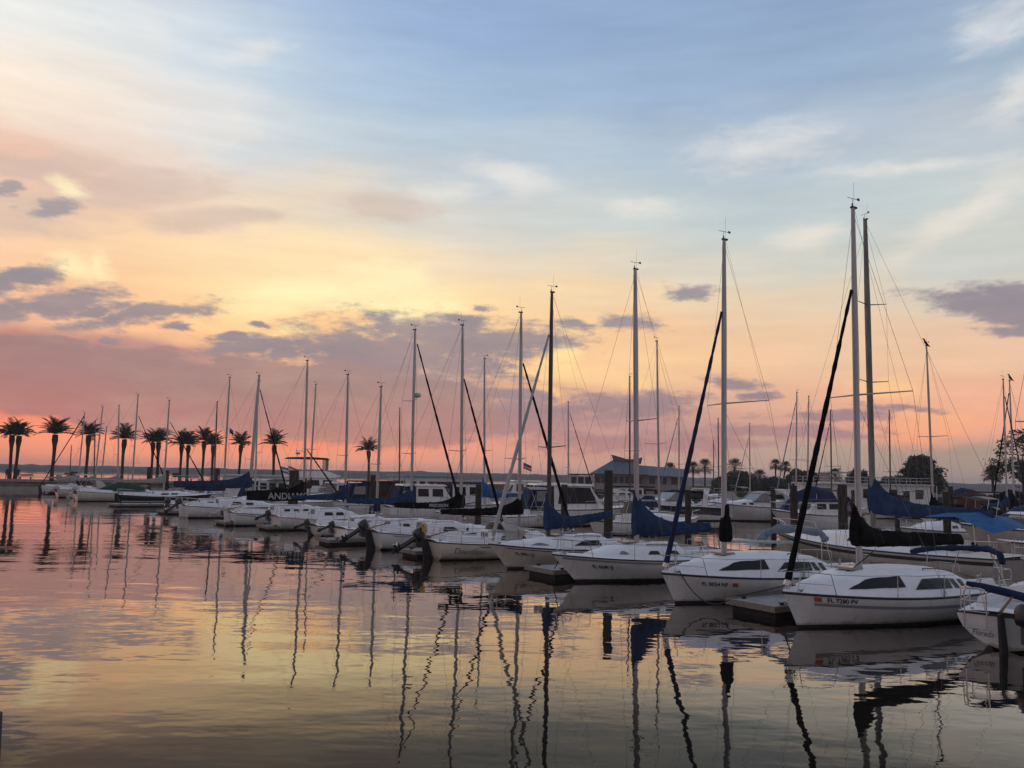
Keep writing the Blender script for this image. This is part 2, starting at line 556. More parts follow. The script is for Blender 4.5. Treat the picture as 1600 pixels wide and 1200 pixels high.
def thing(name, label, cat, loc=(0, 0, 0), rz=0.0, group=None):
    o = bpy.data.objects.new(name, None)
    o.empty_display_size = 0.3
    COL.objects.link(o)
    o.location = loc
    o.rotation_euler = (0, 0, rz)
    return tag(o, label, cat, group)


def copy_tree(o, parent=None):
    c = o.copy()
    COL.objects.link(c)
    c.parent = parent
    for ch in o.children:
        copy_tree(ch, c)
    return c


def text_polys(body, size, shear=0.0, bold=0.0, space=1.0):
    """outline of lettering as flat triangles in a unit plane: list of (u, v), faces, width"""
    cu = bpy.data.curves.new('lettering', 'FONT')
    cu.body = body
    cu.size = size
    cu.shear = shear
    cu.offset = bold
    cu.space_character = space
    cu.resolution_u = 3
    ob = bpy.data.objects.new('lettering', cu)
    COL.objects.link(ob)
    dg = bpy.context.evaluated_depsgraph_get()
    me = bpy.data.meshes.new_from_object(ob.evaluated_get(dg))
    vs_ = [(v.co.x, v.co.y) for v in me.vertices]
    fs = [tuple(p.vertices) for p in me.polygons]
    bpy.data.objects.remove(ob)
    bpy.data.curves.remove(cu)
    bpy.data.meshes.remove(me)
    return vs_, fs, max(v[0] for v in vs_)


def hull_paint(name, base, rough, streak, coat=0.3):
    """gelcoat with uneven chalking, run-off streaks down the side and a few scuffs"""
    m = mat(name, base, rough, var=0.06, vscale=1.3, coat=coat)
    t = m.node_tree
    p = t.nodes['Principled BSDF']
    src = p.inputs['Base Color'].links[0].from_socket
    tcn = t.nodes.new('ShaderNodeTexCoord')

    def nz(sc, stretch, detail=5):
        mp = t.nodes.new('ShaderNodeMapping')
        mp.inputs['Scale'].default_value = stretch
        t.links.new(tcn.outputs['Object'], mp.inputs[0])
        n = t.nodes.new('ShaderNodeTexNoise')
        n.inputs['Scale'].default_value = sc
        n.inputs['Detail'].default_value = detail
        n.inputs['Roughness'].default_value = 0.6
        t.links.new(mp.outputs[0], n.inputs['Vector'])
        return n.outputs[0]
    c = mixc(t, math_node(t, 'MULTIPLY', smooth(t, nz(2.2, (2.6, 1, 0.22)), 0.52, 0.78), 0.55), src, streak)
    c = mixc(t, math_node(t, 'MULTIPLY', smooth(t, nz(9.0, (1.6, 1, 0.12)), 0.60, 0.74), 0.35), c, tuple(v * .7 for v in streak))
    c = mixc(t, math_node(t, 'MULTIPLY', smooth(t, nz(1.6, (0.35, 1, 2.2)), 0.55, 0.8), 0.35), c, tuple(v * .85 for v in streak))
    # ragged line of river scum along the waterline
    zs = t.nodes.new('ShaderNodeSeparateXYZ')
    t.links.new(tcn.outputs['Object'], zs.inputs[0])
    zz = math_node(t, 'MULTIPLY_ADD', math_node(t, 'SUBTRACT', nz(5.0, (1, 1, .35)), 0.5), 0.22, zs.outputs[2])
    c = mixc(t, math_node(t, 'MULTIPLY', math_node(t, 'SUBTRACT', 1.0, smooth(t, zz, 0.085, 0.15)), 0.55), c, (0.17, 0.135, 0.075))
    t.links.new(c, p.inputs['Base Color'])
    t.links.new(math_node(t, 'MULTIPLY_ADD', nz(3.0, (1, 1, .5)), 0.35, rough - 0.1), p.inputs['Roughness'])
    return m


# ------------------------------------------------------------------ palette
gel = hull_paint('white_gelcoat', (0.72, 0.71, 0.68), 0.30, (0.50, 0.45, 0.36))
gel_cream = hull_paint('cream_gelcoat', (0.66, 0.61, 0.52), 0.32, (0.44, 0.37, 0.27))
gel_grey = hull_paint('grey_hull_paint', (0.42, 0.41, 0.39), 0.38, (0.28, 0.25, 0.20), 0.1)
gel_black = mat('black_hull_paint', (0.012, 0.013, 0.016), 0.15, var=0.1, coat=0.5)
deckm = mat('white_deck', (0.76, 0.76, 0.76), 0.45, var=0.05, vscale=4.0, bump=0.002, bscale=60)
antifoul = mat('dark_antifouling', (0.018, 0.02, 0.024), 0.8, var=0.3, vscale=6)
rubber = mat('black_rubber', (0.015, 0.015, 0.016), 0.55, var=0.2)
glass = mat('dark_window', (0.012, 0.013, 0.016), 0.12, var=0.1, spec=0.22)
glass_clear = mat('clear_vinyl_window', (0.20, 0.20, 0.20), 0.15, var=0.2, vscale=5)
alu = mat('grey_aluminium_spar', (0.40, 0.40, 0.40), 0.42, metal=0.55, var=0.15, vscale=8, stretch=(1, 1, 0.08))
alu_white = mat('white_painted_spar', (0.46, 0.44, 0.42), 0.4, var=0.1, vscale=5, stretch=(1, 1, 0.08))
alu_dark = mat('dark_painted_spar', (0.05, 0.048, 0.045), 0.45, var=0.2, vscale=6, stretch=(1, 1, 0.08))
alu_weather = mat('weathered_grey_spar', (0.20, 0.20, 0.18), 0.6, metal=0.2, var=0.3, vscale=5, stretch=(1, 1, 0.15))
steel = mat('stainless_steel', (0.50, 0.50, 0.50), 0.22, metal=0.9, var=0.1, vscale=20)
wire = mat('rigging_wire', (0.16, 0.15, 0.15), 0.5, metal=0.4, var=0.1)
rope = mat('dark_dock_rope', (0.035, 0.032, 0.03), 0.9, var=0.3, vscale=30)
rope_pale = mat('pale_rope', (0.42, 0.39, 0.34), 0.9, var=0.25, vscale=30)
cv_blue = mat('blue_canvas', (0.017, 0.040, 0.098), 0.85, var=0.22, vscale=3.5, bump=0.02, bscale=9, spec=0.2)
cv_navy = mat('navy_canvas', (0.012, 0.022, 0.062), 0.85, var=0.2, vscale=3, bump=0.015, bscale=9, spec=0.2)
cv_sky = mat('bright_blue_canvas', (0.028, 0.115, 0.27), 0.85, var=0.2, vscale=3, bump=0.015, bscale=9, spec=0.2)
cv_black = mat('black_canvas', (0.0075, 0.0068, 0.0072), 0.9, var=0.25, vscale=4, bump=0.02, bscale=9, spec=0.05)
cv_tan = mat('tan_canvas', (0.34, 0.29, 0.24), 0.9, var=0.12, vscale=4, bump=0.01, bscale=9, spec=0.2)
cv_grey = mat('grey_blue_canvas', (0.19, 0.23, 0.29), 0.9, var=0.14, vscale=4, bump=0.02, bscale=8, spec=0.2)
cv_maroon = mat('maroon_canvas', (0.070, 0.022, 0.022), 0.9, var=0.2, vscale=4, bump=0.01, bscale=9, spec=0.2)
cv_green = mat('green_canvas', (0.016, 0.060, 0.036), 0.9, var=0.2, vscale=4, bump=0.01, bscale=9, spec=0.2)
cv_white = mat('white_sailcloth', (0.40, 0.39, 0.38), 0.8, var=0.1, vscale=4, stretch=(3, 3, 0.4), spec=0.2)
cv_beige = mat('beige_canvas', (0.42, 0.39, 0.34), 0.9, var=0.1, vscale=4, bump=0.01, bscale=9, spec=0.2)
orange_red = mat('orange_sticker', (0.46, 0.10, 0.045), 0.6, var=0.2, vscale=30)
yellow = mat('yellow_vinyl', (0.50, 0.31, 0.08), 0.6, var=0.15)
red_stripe = mat('red_stripe_paint', (0.34, 0.035, 0.03), 0.4)
grey_stripe = mat('grey_stripe_paint', (0.27, 0.27, 0.30), 0.35)
ink = mat('dark_lettering', (0.045, 0.043, 0.045), 0.6, var=0.3, vscale=25)
white_ink = mat('white_lettering', (0.42, 0.42, 0.42), 0.8, var=0.25, vscale=20)
motor_black = mat('black_motor_paint', (0.02, 0.021, 0.024), 0.3, var=0.15, coat=0.2)
motor_grey = mat('grey_motor_paint', (0.06, 0.06, 0.065), 0.45, var=0.15)
teak = mat('weathered_teak', (0.17, 0.085, 0.045), 0.7, var=0.25, vscale=6, stretch=(0.4, 6, 6))
piling_m = mat('weathered_piling', (0.045, 0.036, 0.028), 0.95, var=0.35, vscale=5, bump=0.03, bscale=9, stretch=(4, 4, 0.5))
concrete = mat('grey_concrete', (0.30, 0.29, 0.27), 0.9, var=0.15, vscale=2.5, bump=0.008, bscale=25)
dock_wood = mat('weathered_dock_timber', (0.22, 0.19, 0.16), 0.9, var=0.25, vscale=4, bump=0.01, bscale=20, stretch=(0.4, 4, 4))
float_m = mat('dark_float', (0.022, 0.021, 0.020), 0.9, var=0.3, vscale=3)
SPAR = {'alu': alu, 'white': alu_white, 'dark': alu_dark, 'weather': alu_weather}


# ------------------------------------------------------------------ hull geometry
class Hull:
    def __init__(s, L, B, fb, fm, fs, rake=0.6, trans=0.15, wt=0.72, n0=2.8, n1=1.15, smax=0.42, pf=2.1, draft=0.3, tdraft=0.03):
        s.L, s.B, s.fb, s.fm, s.fs, s.rake, s.trans = L, B, fb, fm, fs, rake, trans
        s.wt, s.n0, s.n1, s.smax, s.pf, s.draft, s.tdraft = wt, n0, n1, smax, pf, draft, tdraft

    def half(s, t):
        if t > s.smax:
            return s.B / 2 * max(0.0, 1 - ((t - s.smax) / (1 - s.smax)) ** s.pf)
        return s.B / 2 * (s.wt + (1 - s.wt) * math.sin(math.pi / 2 * t / s.smax))

    def sheer(s, t):
        return s.fm + (s.fb - s.fm) * max(0, (t - .4) / .6) ** 1.7 + (s.fs - s.fm) * max(0, (.4 - t) / .4) ** 1.7

    def pt(s, t, z, side=1, off=0.0):
        b, zs = s.half(t), s.sheer(t)
        d = s.tdraft + (s.draft - s.tdraft) * min(1, t / 0.35)
        n = s.n0 + (s.n1 - s.n0) * t
        u = min(1.0, max(0.0, (zs - z) / (zs + d)))
        y = b * (1 - u ** n) ** (1 / n)
        xs = -s.L / 2 + t * s.L
        uw = zs / (zs + d)
        xk = xs + (s.trans * (1 - t) - s.rake * t) * (u / uw)
        return Vector((xk, side * (y + off), z))

    def s_of_x(s, x):
        return min(1, max(0, (x + s.L / 2) / s.L))

    def deck_z(s, t, y=0.0):
        b = max(0.02, s.half(t))
        return s.sheer(t) + 0.02 + 0.07 * (1 - min(1, abs(y) / b) ** 2)

    def build(s, root, m, boot=0.07, ns=26, name='hull'):
        mb = MB()
        ts = [1 - (1 - i / (ns - 1)) ** 1.25 for i in range(ns)]
        rings = []
        for t in ts:
            zs = s.sheer(t)
            d = s.tdraft + (s.draft - s.tdraft) * min(1, t / 0.35)
            zl = [zs + (boot - zs) * k / 8 for k in range(9)] + [0.0] + [-d * k / 3 * 0.999 for k in (1, 2, 3)]
            rings.append([s.pt(t, z, 1) for z in zl] + [s.pt(t, z, -1) for z in reversed(zl)])
        n = len(rings[0])
        k0 = len(mb.v)
        mb.v = [tuple(p) for r in rings for p in r]
        for j in range(ns - 1):
            for i in range(n - 1):
                if i == 12:
                    continue
                a = j * n + i
                mb.f.append((a, a + 1, a + 1 + n, a + n))
                ii = i if i < 13 else 24 - i
                mb.mi.append(1 if ii >= 8 else 0)
        mb.f.append(tuple(range(n)))
        mb.mi.append(0)
        return mb.build(name, [m, antifoul], root, smooth=40)

    def strip(s, root, name, m, d0, d1, t0=0.0, t1=1.0, off=0.006, absz=False, n=22):
        """a painted band that follows the sheer, between depths d0 and d1 below it"""
        for side in (1, -1):
            mb = MB()
            rs = []
            for i in range(n):
                t = t0 + (t1 - t0) * i / (n - 1)
                zs = s.sheer(t)
                za, zb = (d0, d1) if absz else (zs - d0, zs - d1)
                rs.append([s.pt(t, za, side, off), s.pt(t, (za + zb) / 2, side, off), s.pt(t, zb, side, off)])
            mb.loft(rs, closed=False)
            mb.build(name, m, root)

    def rail(s, root, name='rub_rail', m=None, r=0.028, dz=0.0):
        mb = MB()
        N = 22
        pts = [s.pt(i / (N - 1), s.sheer(i / (N - 1)), 1) for i in range(N)] + [s.pt(1 - i / (N - 1), s.sheer(1 - i / (N - 1)), -1) for i in range(1, N)]
        pts = [p + Vector((0, 0, dz)) for p in pts]
        pts.append(pts[0])
        mb.tube(pts, r, 5)
        return mb.build(name, m or rubber, root)

    def deck(s, root, m, well=None, ns=24):
        """deck skin; well=(t0, t1, half-width fraction, depth) leaves the cockpit open and sinks a well there"""
        ts = [i / (ns - 1) for i in range(ns)]
        if well:
            for k in (0, 1):
                j = min(range(ns), key=lambda q: abs(ts[q] - well[k]))
                ts[j] = well[k]
        fr = [-1, -0.8, -(well[2] if well else 0.55), -0.25, 0.25, (well[2] if well else 0.55), 0.8, 1]
        mb = MB()
        rings = []
        for t in ts:
            b = s.half(t)
            rings.append([Vector((-s.L / 2 + t * s.L, f * b, s.deck_z(t, f * b) if abs(f) < 1 else s.sheer(t))) for f in fr])
        n = len(fr)
        mb.v = [tuple(p) for r in rings for p in r]
        for j in range(ns - 1):
            for i in range(n - 1):
                if well and ts[j] >= well[0] - 1e-6 and ts[j + 1] <= well[1] + 1e-6 and 2 <= i <= 4:
                    continue
                a = j * n + i
                mb.f.append((a, a + 1, a + 1 + n, a + n))
                mb.mi.append(0)
        mb.build('deck', m, root)
        if well:
            w = MB()
            x0, x1 = -s.L / 2 + well[0] * s.L, -s.L / 2 + well[1] * s.L
            y0, y1 = s.half(well[0]) * well[2], s.half(well[1]) * well[2]
            z0, z1 = s.deck_z(well[0], y0), s.deck_z(well[1], y1)
            zf = min(z0, z1) - well[3]
            P = [(x0, -y0, z0), (x1, -y1, z1), (x1, y1, z1), (x0, y0, z0), (x0, -y0 * .8, zf), (x1, -y1 * .8, zf), (x1, y1 * .8, zf), (x0, y0 * .8, zf)]
            w.add(P, [(4, 5, 6, 7), (0, 1, 5, 4), (1, 2, 6, 5), (2, 3, 7, 6), (3, 0, 4, 7)])
            w.build('cockpit', m, root, smooth=0)
            c = MB()
            for sd in (1, -1):
                c.loft([[Vector((x, sd * (y + 0.03), z - 0.02)), Vector((x, sd * (y + 0.24), z - 0.02)), Vector((x, sd * (y + 0.17), z + 0.2)), Vector((x, sd * (y + 0.06), z + 0.22))]
                        for x, y, z in ((x0 + 0.1, y0, z0), ((x0 + x1) / 2, (y0 + y1) / 2, (z0 + z1) / 2), (x1, y1, z1))])
            c.build('coaming', m, root)


class Cabin:
    """trunk cabin / coachroof lofted along the hull from a height profile"""

    def __init__(s, hull, prof, wf=0.66, inset=0.16, crown=0.06, curve=0.0):
        s.h, s.prof, s.wf, s.inset, s.crown = hull, sorted(prof), wf, inset, crown

    def height(s, t):
        p = s.prof
        if t <= p[0][0]:
            return p[0][1]
        for (a, ha), (b, hb) in zip(p, p[1:]):
            if t <= b:
                k = (t - a) / (b - a)
                k = k * k * (3 - 2 * k)
                return ha + (hb - ha) * k
        return p[-1][1]

    def pt(s, t, v, side, off=0.0):
        """v in 0..1 up the side to the shoulder, 1..2 over the roof to the centre line"""
        H, b, hh = s.h, s.h.half(t), s.height(t)
        wb = b * s.wf
        z0 = H.deck_z(t, wb) - 0.015
        x = -H.L / 2 + t * H.L
        ws = max(0.0, wb - s.inset * min(1, hh / 0.3))
        if v <= 1:
            y = wb + (ws - wb) * v
            z = z0 + hh * v * 0.86
            if v > 0.9:
                y -= 0.02 * (v - 0.9) / 0.1
            return Vector((x, side * (max(0, y) + off), z + off * 0.35))
        k = v - 1
        y = (ws - 0.02) * (1 - k)
        z = z0 + hh * 0.86 + (hh * 0.14 + s.crown) * (1 - (1 - k) ** 2) ** 0.8
        return Vector((x, side * max(0, y), z + off))

    def build(s, root, m, n=20):
        t0, t1 = s.prof[0][0], s.prof[-1][0]
        vs_ = [0, .3, .6, .88, 1.0, 1.06, 1.2, 1.5, 2.0]
        mb = MB()
        rings = []
        for i in range(n):
            t = t0 + (t1 - t0) * i / (n - 1)
            rings.append([s.pt(t, v, 1) for v in vs_] + [s.pt(t, v, -1) for v in reversed(vs_[:-1])])
        mb.loft(rings, closed=False)
        nn = len(rings[0])
        mb.f.append(tuple(range(nn))); mb.mi.append(0)
        mb.f.append(tuple(range((n - 1) * nn, n * nn))); mb.mi.append(0)
        return mb.build('cabin', m, root, smooth=42)

    def window(s, root, t0, t1, v0, v1, slant0=0.0, slant1=0.0, name='window', m=None, sides=(1, -1), top0=None, top1=None):
        """dark pane on the cabin side; slant shifts the top edge, top0/top1 override its height at either end"""
        for side in sides:
            mb = MB()
            n = 8
            rs = []
            for i in range(n):
                k = i / (n - 1)
                hi = v1
                if top0 is not None:
                    hi = min(hi, top0 + (v1 - top0) * min(1, k / 0.35))
                if top1 is not None:
                    hi = min(hi, top1 + (v1 - top1) * min(1, (1 - k) / 0.3))
                row = []
                for q in (0, .5, 1):
                    v = v0 + (hi - v0) * q
                    t = t0 + (t1 - t0) * k + (slant0 * (1 - k) + slant1 * k) * q
                    row.append(s.pt(t, v, side, 0.014))
                rs.append(row)
            mb.loft(rs, closed=False)
            mb.build(name, m or glass, root)


def wire_part(root, name, pts, r, m=None, n=4):
    return MB().tube(pts, r, n).build(name, m or wire, root)


def letter_on_hull(root, hull, body, size, x_start, drop, side, direction, m, shear=0.0, bold=0.0, name='lettering', squash=1.0, spread=1.0):
    """text wrapped on the topsides; direction +1 runs towards the bow"""
    vs_, fs, w = text_polys(body, size, shear, bold, spread)
    mb = MB()
    P = []
    for u, v in vs_:
        x = x_start + direction * u * squash
        t = hull.s_of_x(x)
        zs = hull.sheer(t)
        z = zs - drop + v
        p = hull.pt(t, z, side, 0.016)
        p.x = x + (p.x - (-hull.L / 2 + t * hull.L)) * 0.9
        P.append(p)
    mb.add(P, fs)
    return mb.build(name, m, root, smooth=0), w * squash


def sail_cover(root, x0, zb, Lb, hf, thick, m, name='sail_cover', sag=0.05, aft_h=0.24, rise=0.0, wid=0.13, seed=0, text=None, text_dir=-1, front_low=0.10, drop_k=0.15, aft_taper=0.25):
    """canvas over the flaked mainsail: tall where it laces round the mast, low at the boom end"""
    rnd = random.Random(seed)
    rings = []
    N = 46
    for i in range(N):
        t = i / (N - 1)
        k = t * Lb
        x = x0 + 0.14 - k
        top = zb + rise * t + aft_h * (1 - aft_taper * t) + (hf - aft_h) * math.exp(-((t / drop_k) ** 1.25)) + rnd.uniform(-.015, .015)
        bot = zb + rise * t - front_low * (1 - 0.5 * t) - sag * math.sin(math.pi * t) + rnd.uniform(-.012, .012)
        w = wid * (1.0 - 0.35 * t) * (0.8 + 0.4 * math.sin(math.pi * min(1, t * 1.2 + 0.15)))
        h = top - bot
        ring = []
        for (a, b) in ((0, 0), (.55, .03), (.95, .18), (1, .34), (.78, .55), (.42, .8), (.14, .97), (0, 1)):
            ring.append((a, b))
        full = [(a, b) for a, b in ring] + [(-a, b) for a, b in reversed(ring[1:-1])]
        j = [rnd.uniform(-.012, .012) for _ in full]
        # around the mast the upper part must be wide enough to enclose it
        wm = 0.10 if t < 0.06 else 0.0
        pinch = 1.0 - 0.20 * max(0.0, 1 - abs(((t * Lb / 0.62) % 1.0) - 0.5) * 9) * (1 if 0.1 < t < 0.97 else 0)
        ring_ = []
        for (a, b), jj in zip(full, j):
            fold = 0.034 * mnoise.noise((k * 2.6 + seed * 3.7 + b * h * 1.6, b * h * 2.4 - k * 0.9, a * 0.7 + seed)) + 0.016 * mnoise.noise((k * 8 + b * h * 5, b * h * 4 + seed, a))
            yy = a * max(w, wm) * pinch
            ring_.append(Vector((x, yy + (fold * 1.4 + jj * .4) * (1 if a > 0 else -1 if a < 0 else 0), bot + b * h + fold * 0.5 * (1 if b > .5 else -.6))))
        rings.append(ring_)
    mb = MB()
    mb.loft(rings)
    o = mb.build(name, m, root, smooth=70)
    for q in range(int(Lb / 0.62)):
        t = (q + 0.5) * 0.62 / Lb
        if 0.1 < t < 0.97:
            top = zb + rise * t + aft_h * (1 - aft_taper * t) + (hf - aft_h) * math.exp(-((t / drop_k) ** 1.25))
            bot = zb + rise * t - front_low * (1 - 0.5 * t) - sag * math.sin(math.pi * t)
            x = x0 + 0.14 - t * Lb
            ww = wid * (1.0 - 0.35 * t) * (0.8 + 0.4 * math.sin(math.pi * min(1, t * 1.2 + 0.15))) * 0.86
            MB().tube([(x, 0, bot - .012), (x, ww, bot + (top - bot) * .25), (x, ww * .8, bot + (top - bot) * .55), (x, 0, top + .012), (x, -ww * .8, bot + (top - bot) * .55), (x, -ww, bot + (top - bot) * .25), (x, 0, bot - .012)], 0.011, 4).build('lashing', rope, o)
    if text:
        body, size, ts, side, vfrac = text
        vs_, fs, w = text_polys(body, size, 0.0, 0.006)
        tm = MB()
        P = []
        for u, v in vs_:
            x = x0 + 0.14 - ts * Lb + text_dir * u
            t = max(0.0, (x0 + 0.14 - x) / Lb)
            top = zb + rise * t + aft_h * (1 - aft_taper * t) + (hf - aft_h) * math.exp(-((t / drop_k) ** 1.25))
            bot = zb + rise * t - front_low * (1 - 0.5 * t) - sag * math.sin(math.pi * t)
            wv = wid * (1.0 - 0.35 * t) * (0.8 + 0.4 * math.sin(math.pi * min(1, t * 1.2 + 0.15)))
            P.append((x, side * (wv + 0.03), bot + vfrac * (zb + rise * t + aft_h - bot) + v))
        tm.add(P, fs)
        tm.build('cover_lettering', white_ink, o, smooth=0)
    return o


def outboard(root, x, y, z, tilt=58, size=1.0, cm=None, aim=0.0):
    """outboard tilted up on its bracket: cowling, leg and propeller are sub-parts"""
    cm = cm or motor_black
    S = size
    base = MB()
    base.box((x - 0.10, y, z - 0.05), (0.16, 0.22, 0.34))
    base.box((x + 0.02, y, z - 0.16), (0.14, 0.30, 0.22))
    b = base.build('outboard_motor', motor_grey, root)
    M = Matrix.Translation((x - 0.16, y, z + 0.12)) @ Matrix.Rotation(R(aim), 4, 'Z') @ Matrix.Rotation(R(tilt), 4, 'Y')
    cw = MB()
    prof = [(-.02, .0, .55), (.02, .16, .85), (.14, .19, 1.0), (.30, .185, 1.0), (.40, .15, .92), (.46, .07, .7)]
    rings = []
    for zz, hw, kx in prof:
        ring = []
        for k in range(12):
            a = 2 * math.pi * k / 12
            cx, sy = math.cos(a), math.sin(a)
            ring.append(M @ Vector(((-0.04 + math.copysign(abs(cx) ** .6, cx) * 0.27 * kx) * S, math.copysign(abs(sy) ** .6, sy) * max(.03, hw) * S, zz * S)))
        rings.append(ring)
    cw.loft(rings)
    cw.build('cowling', cm, b, smooth=50)
    lg = MB()
    rings = []
    for zz, hw, c0, c1 in ((0, .08, -.12, .12), (-.2, .065, -.12, .10), (-.5, .055, -.12, .08), (-.72, .05, -.14, .08), (-.74, .16, -.24, .06), (-.77, .16, -.24, .06), (-.79, .05, -.14, .08), (-.98, .05, -.14, .12)):
        rings.append([M @ Vector((c * S, w * S, zz * S)) for c, w in ((c0, -hw * .4), (0, -hw), (c1, -hw * .3), (c1, hw * .3), (0, hw), (c0, hw * .4))])
    lg.loft(rings)
    lg.tube([M @ Vector((0.14 * S, 0, -.92 * S)), M @ Vector((0.02, 0, -.92 * S)), M @ Vector((-.26 * S, 0, -.92 * S))], [.02 * S, .07 * S, .05 * S], 8)
    lg.loft([[M @ Vector((c * S, w * S, zz * S)) for c, w in ((-.10, 0), (0, .015), (.06, 0), (0, -.015))] for zz in (-.98, -1.14)])
    lg.build('drive_leg', cm, b)
    pr = MB()
    for k in range(3):
        a = 2 * math.pi * k / 3
        d = Vector((0, math.cos(a), math.sin(a)))
        e = Vector((0, -math.sin(a), math.cos(a)))
        pr.add([M @ ((Vector((-.24, 0, -.92)) + d * r_ + e * w_ + Vector((q, 0, 0))) * S) for r_, w_, q in ((.04, -.03, -.02), (.13, -.07, -.03), (.15, 0, 0), (.13, .06, .03), (.04, .03, .02))], [(0, 1, 2, 3, 4)])
    pr.build('propeller', steel, b, smooth=0)
    return b


def rig_mast(root, hull, xm, zdeck, ztop, spar, rake=0.03, spreaders=(0.5,), span=0.95, r=0.058, wires=True, vane=True, chain_t=None, backstay=True, forestay_to=1.0, wr=0.0055, sweep=0.25, shroud_n=2, lite=False):
    """mast with its masthead gear, spreaders and standing wires; returns a point function up the mast"""
    def mp(k):
        z = zdeck + (ztop - zdeck) * k
        return Vector((xm - rake * (z - zdeck), 0, z))
    mb = MB()
    N = 8
    rr = [r * (1.0 if i < 6 else 1 - 0.18 * (i - 5)) for i in range(N)]
    mb.tube([mp(i / (N - 1)) for i in range(N)], rr, 8, sx=1.25)
    mast = mb.build('mast', spar, root, smooth=60)
    tip = mp(1)
    hd = MB()
    hd.box((tip.x - 0.03, 0, tip.z + 0.02), (0.20, 0.08, 0.05))
    hd.tube([tip + Vector((0.05, 0.02, 0.03)), tip + Vector((0.05, 0.02, 0.12))], [0.02, 0.02], 6)
    hd.build('masthead', rubber, mast)
    if vane:
        v = MB()
        v.tube([tip + Vector((0.02, 0, 0.05)), tip + Vector((0.02, 0, 0.26))], 0.008, 4)
        v.tube([tip + Vector((0.22, 0.0, 0.26)), tip + Vector((-0.20, 0.02, 0.26))], 0.008, 4)
        v.box(tip + Vector((-0.21, 0.02, 0.27)), (0.09, 0.012, 0.07))
        v.build('wind_vane', rubber, mast)
        wire_part(mast, 'antenna', [tip + Vector((-0.08, -0.03, 0.04)), tip + Vector((-0.10, -0.03, 0.75))], 0.004)
    H = hull
    tc_ = H.s_of_x(xm - 0.15) if chain_t is None else chain_t
    for k in spreaders:
        base = mp(k)
        for sd in (1, -1):
            s_ = MB()
            s_.tube([base, base + Vector((-sweep, sd * span, 0.05))], [0.026, 0.016], 5)
            s_.build('spreader', spar, mast)
    if wires:
        for sd in (1, -1):
            cp = Vector((-H.L / 2 + tc_ * H.L, sd * H.half(tc_) * 0.96, H.sheer(tc_) + 0.03))
            pts = [cp]
            for k in spreaders:
                pts.append(mp(k) + Vector((-sweep, sd * span, 0.05)))
            pts.append(mp(0.985))
            wire_part(root, 'shroud', pts, wr)
            if shroud_n > 1:
                cp2 = cp + Vector((-0.22, 0, 0))
                wire_part(root, 'lower_shroud', [cp2, mp(spreaders[0] - 0.02 if spreaders else 0.5)], wr)
        if backstay:
            zst = H.sheer(0) + 0.05
            wire_part(root, 'backstay', [Vector((-H.L / 2 + 0.06, 0, zst)), mp(0.995)], wr)
        if forestay_to:
            wire_part(root, 'forestay', [Vector((H.L / 2 - 0.08, 0, H.sheer(1) + 0.05)), mp(forestay_to)], wr)
        if not lite:
            wire_part(root, 'halyard', [mp(0.02) + Vector((0.09, 0.04, 0)), mp(0.98) + Vector((0.10, 0.02, 0))], wr * 0.8)
            wire_part(root, 'topping_lift', [mp(0.99) + Vector((-0.1, 0, 0)), Vector((xm - H.L * 0.40, 0, zdeck + 0.9))], wr * 0.7)
    return mp


def furled_jib(root, hull, mp, k_top, m, r=0.06, low=0.25):
    a = Vector((hull.L / 2 - 0.12, 0, hull.sheer(1) + 0.12))
    b = mp(k_top)
    N = 40
    pts, rad = [], []
    for i in range(N):
        t = low / (b - a).length + (0.955 - low / (b - a).length) * i / (N - 1)
        pts.append(a.lerp(b, t) + Vector((0, 0, 0)))
        rad.append(r * (0.75 + 0.42 * math.sin(math.pi * (0.12 + 0.6 * (1 - i / (N - 1))))) * (1 - 0.42 * (i / (N - 1))) + 0.007 * math.sin(i * 2.3) + 0.005 * math.sin(i * 0.9))
    o = MB().tube(pts, rad, 8).build('furled_jib', m, root, smooth=70)
    d = MB()
    d.tube([a.lerp(b, 0.004), a.lerp(b, 0.012), a.lerp(b, 0.022)], [0.09, 0.10, 0.07], 10)
    d.tube([a - Vector((0.02, 0, 0.10)), a.lerp(b, 0.03)], [0.016, 0.016], 5)
    d.build('furling_drum', steel, o)
    return o


def pulpit(root, hull, h=0.55, t0=0.86, m=None, r=0.0125):
    mb = MB()
    H = hull
    m = m or steel
    def rp(t, sd, z):
        return Vector((-H.L / 2 + t * H.L, sd * max(0.08, H.half(t) * 0.93), H.sheer(t) + z))
    tip = Vector((H.L / 2 + 0.02, 0, H.sheer(1) + h))
    pts = [rp(t0, 1, 0.02), rp(t0 + 0.015, 1, h), rp(t0 + 0.08, 1, h + 0.02), tip + Vector((-.04, .10, 0)), tip, tip + Vector((-.04, -.10, 0)), rp(t0 + 0.08, -1, h + 0.02), rp(t0 + 0.015, -1, h), rp(t0, -1, 0.02)]
    mb.tube(pts, r, 5)
    for sd in (1, -1):
        mb.tube([rp(0.965, sd, 0.02), rp(0.955, sd, h)], r, 5)
        mb.tube([rp(t0 + 0.01, sd, h * 0.5), rp(0.96, sd, h * 0.5)], r * .8, 5)
    return mb.build('pulpit', m, root)


def pushpit(root, hull, h=0.6, t1=0.12, r=0.0125):
    mb = MB()
    H = hull
    def rp(t, sd, z):
        return Vector((-H.L / 2 + t * H.L + 0.05, sd * H.half(t) * 0.92, H.sheer(t) + z))
    for sd in (1, -1):
        mb = MB()
        mb.tube([rp(t1, sd, 0.02), rp(t1, sd, h), rp(0.01, sd, h), rp(0.0, sd * 0.5, h), rp(0.0, sd * 0.42, 0.02)], r, 5)
        mb.tube([rp(0.005, sd, 0.02), rp(0.005, sd, h)], r, 5)
        mb.tube([rp(t1, sd, h * .5), rp(0.01, sd, h * .5)], r * .8, 5)
        mb.build('pushpit', steel, root)


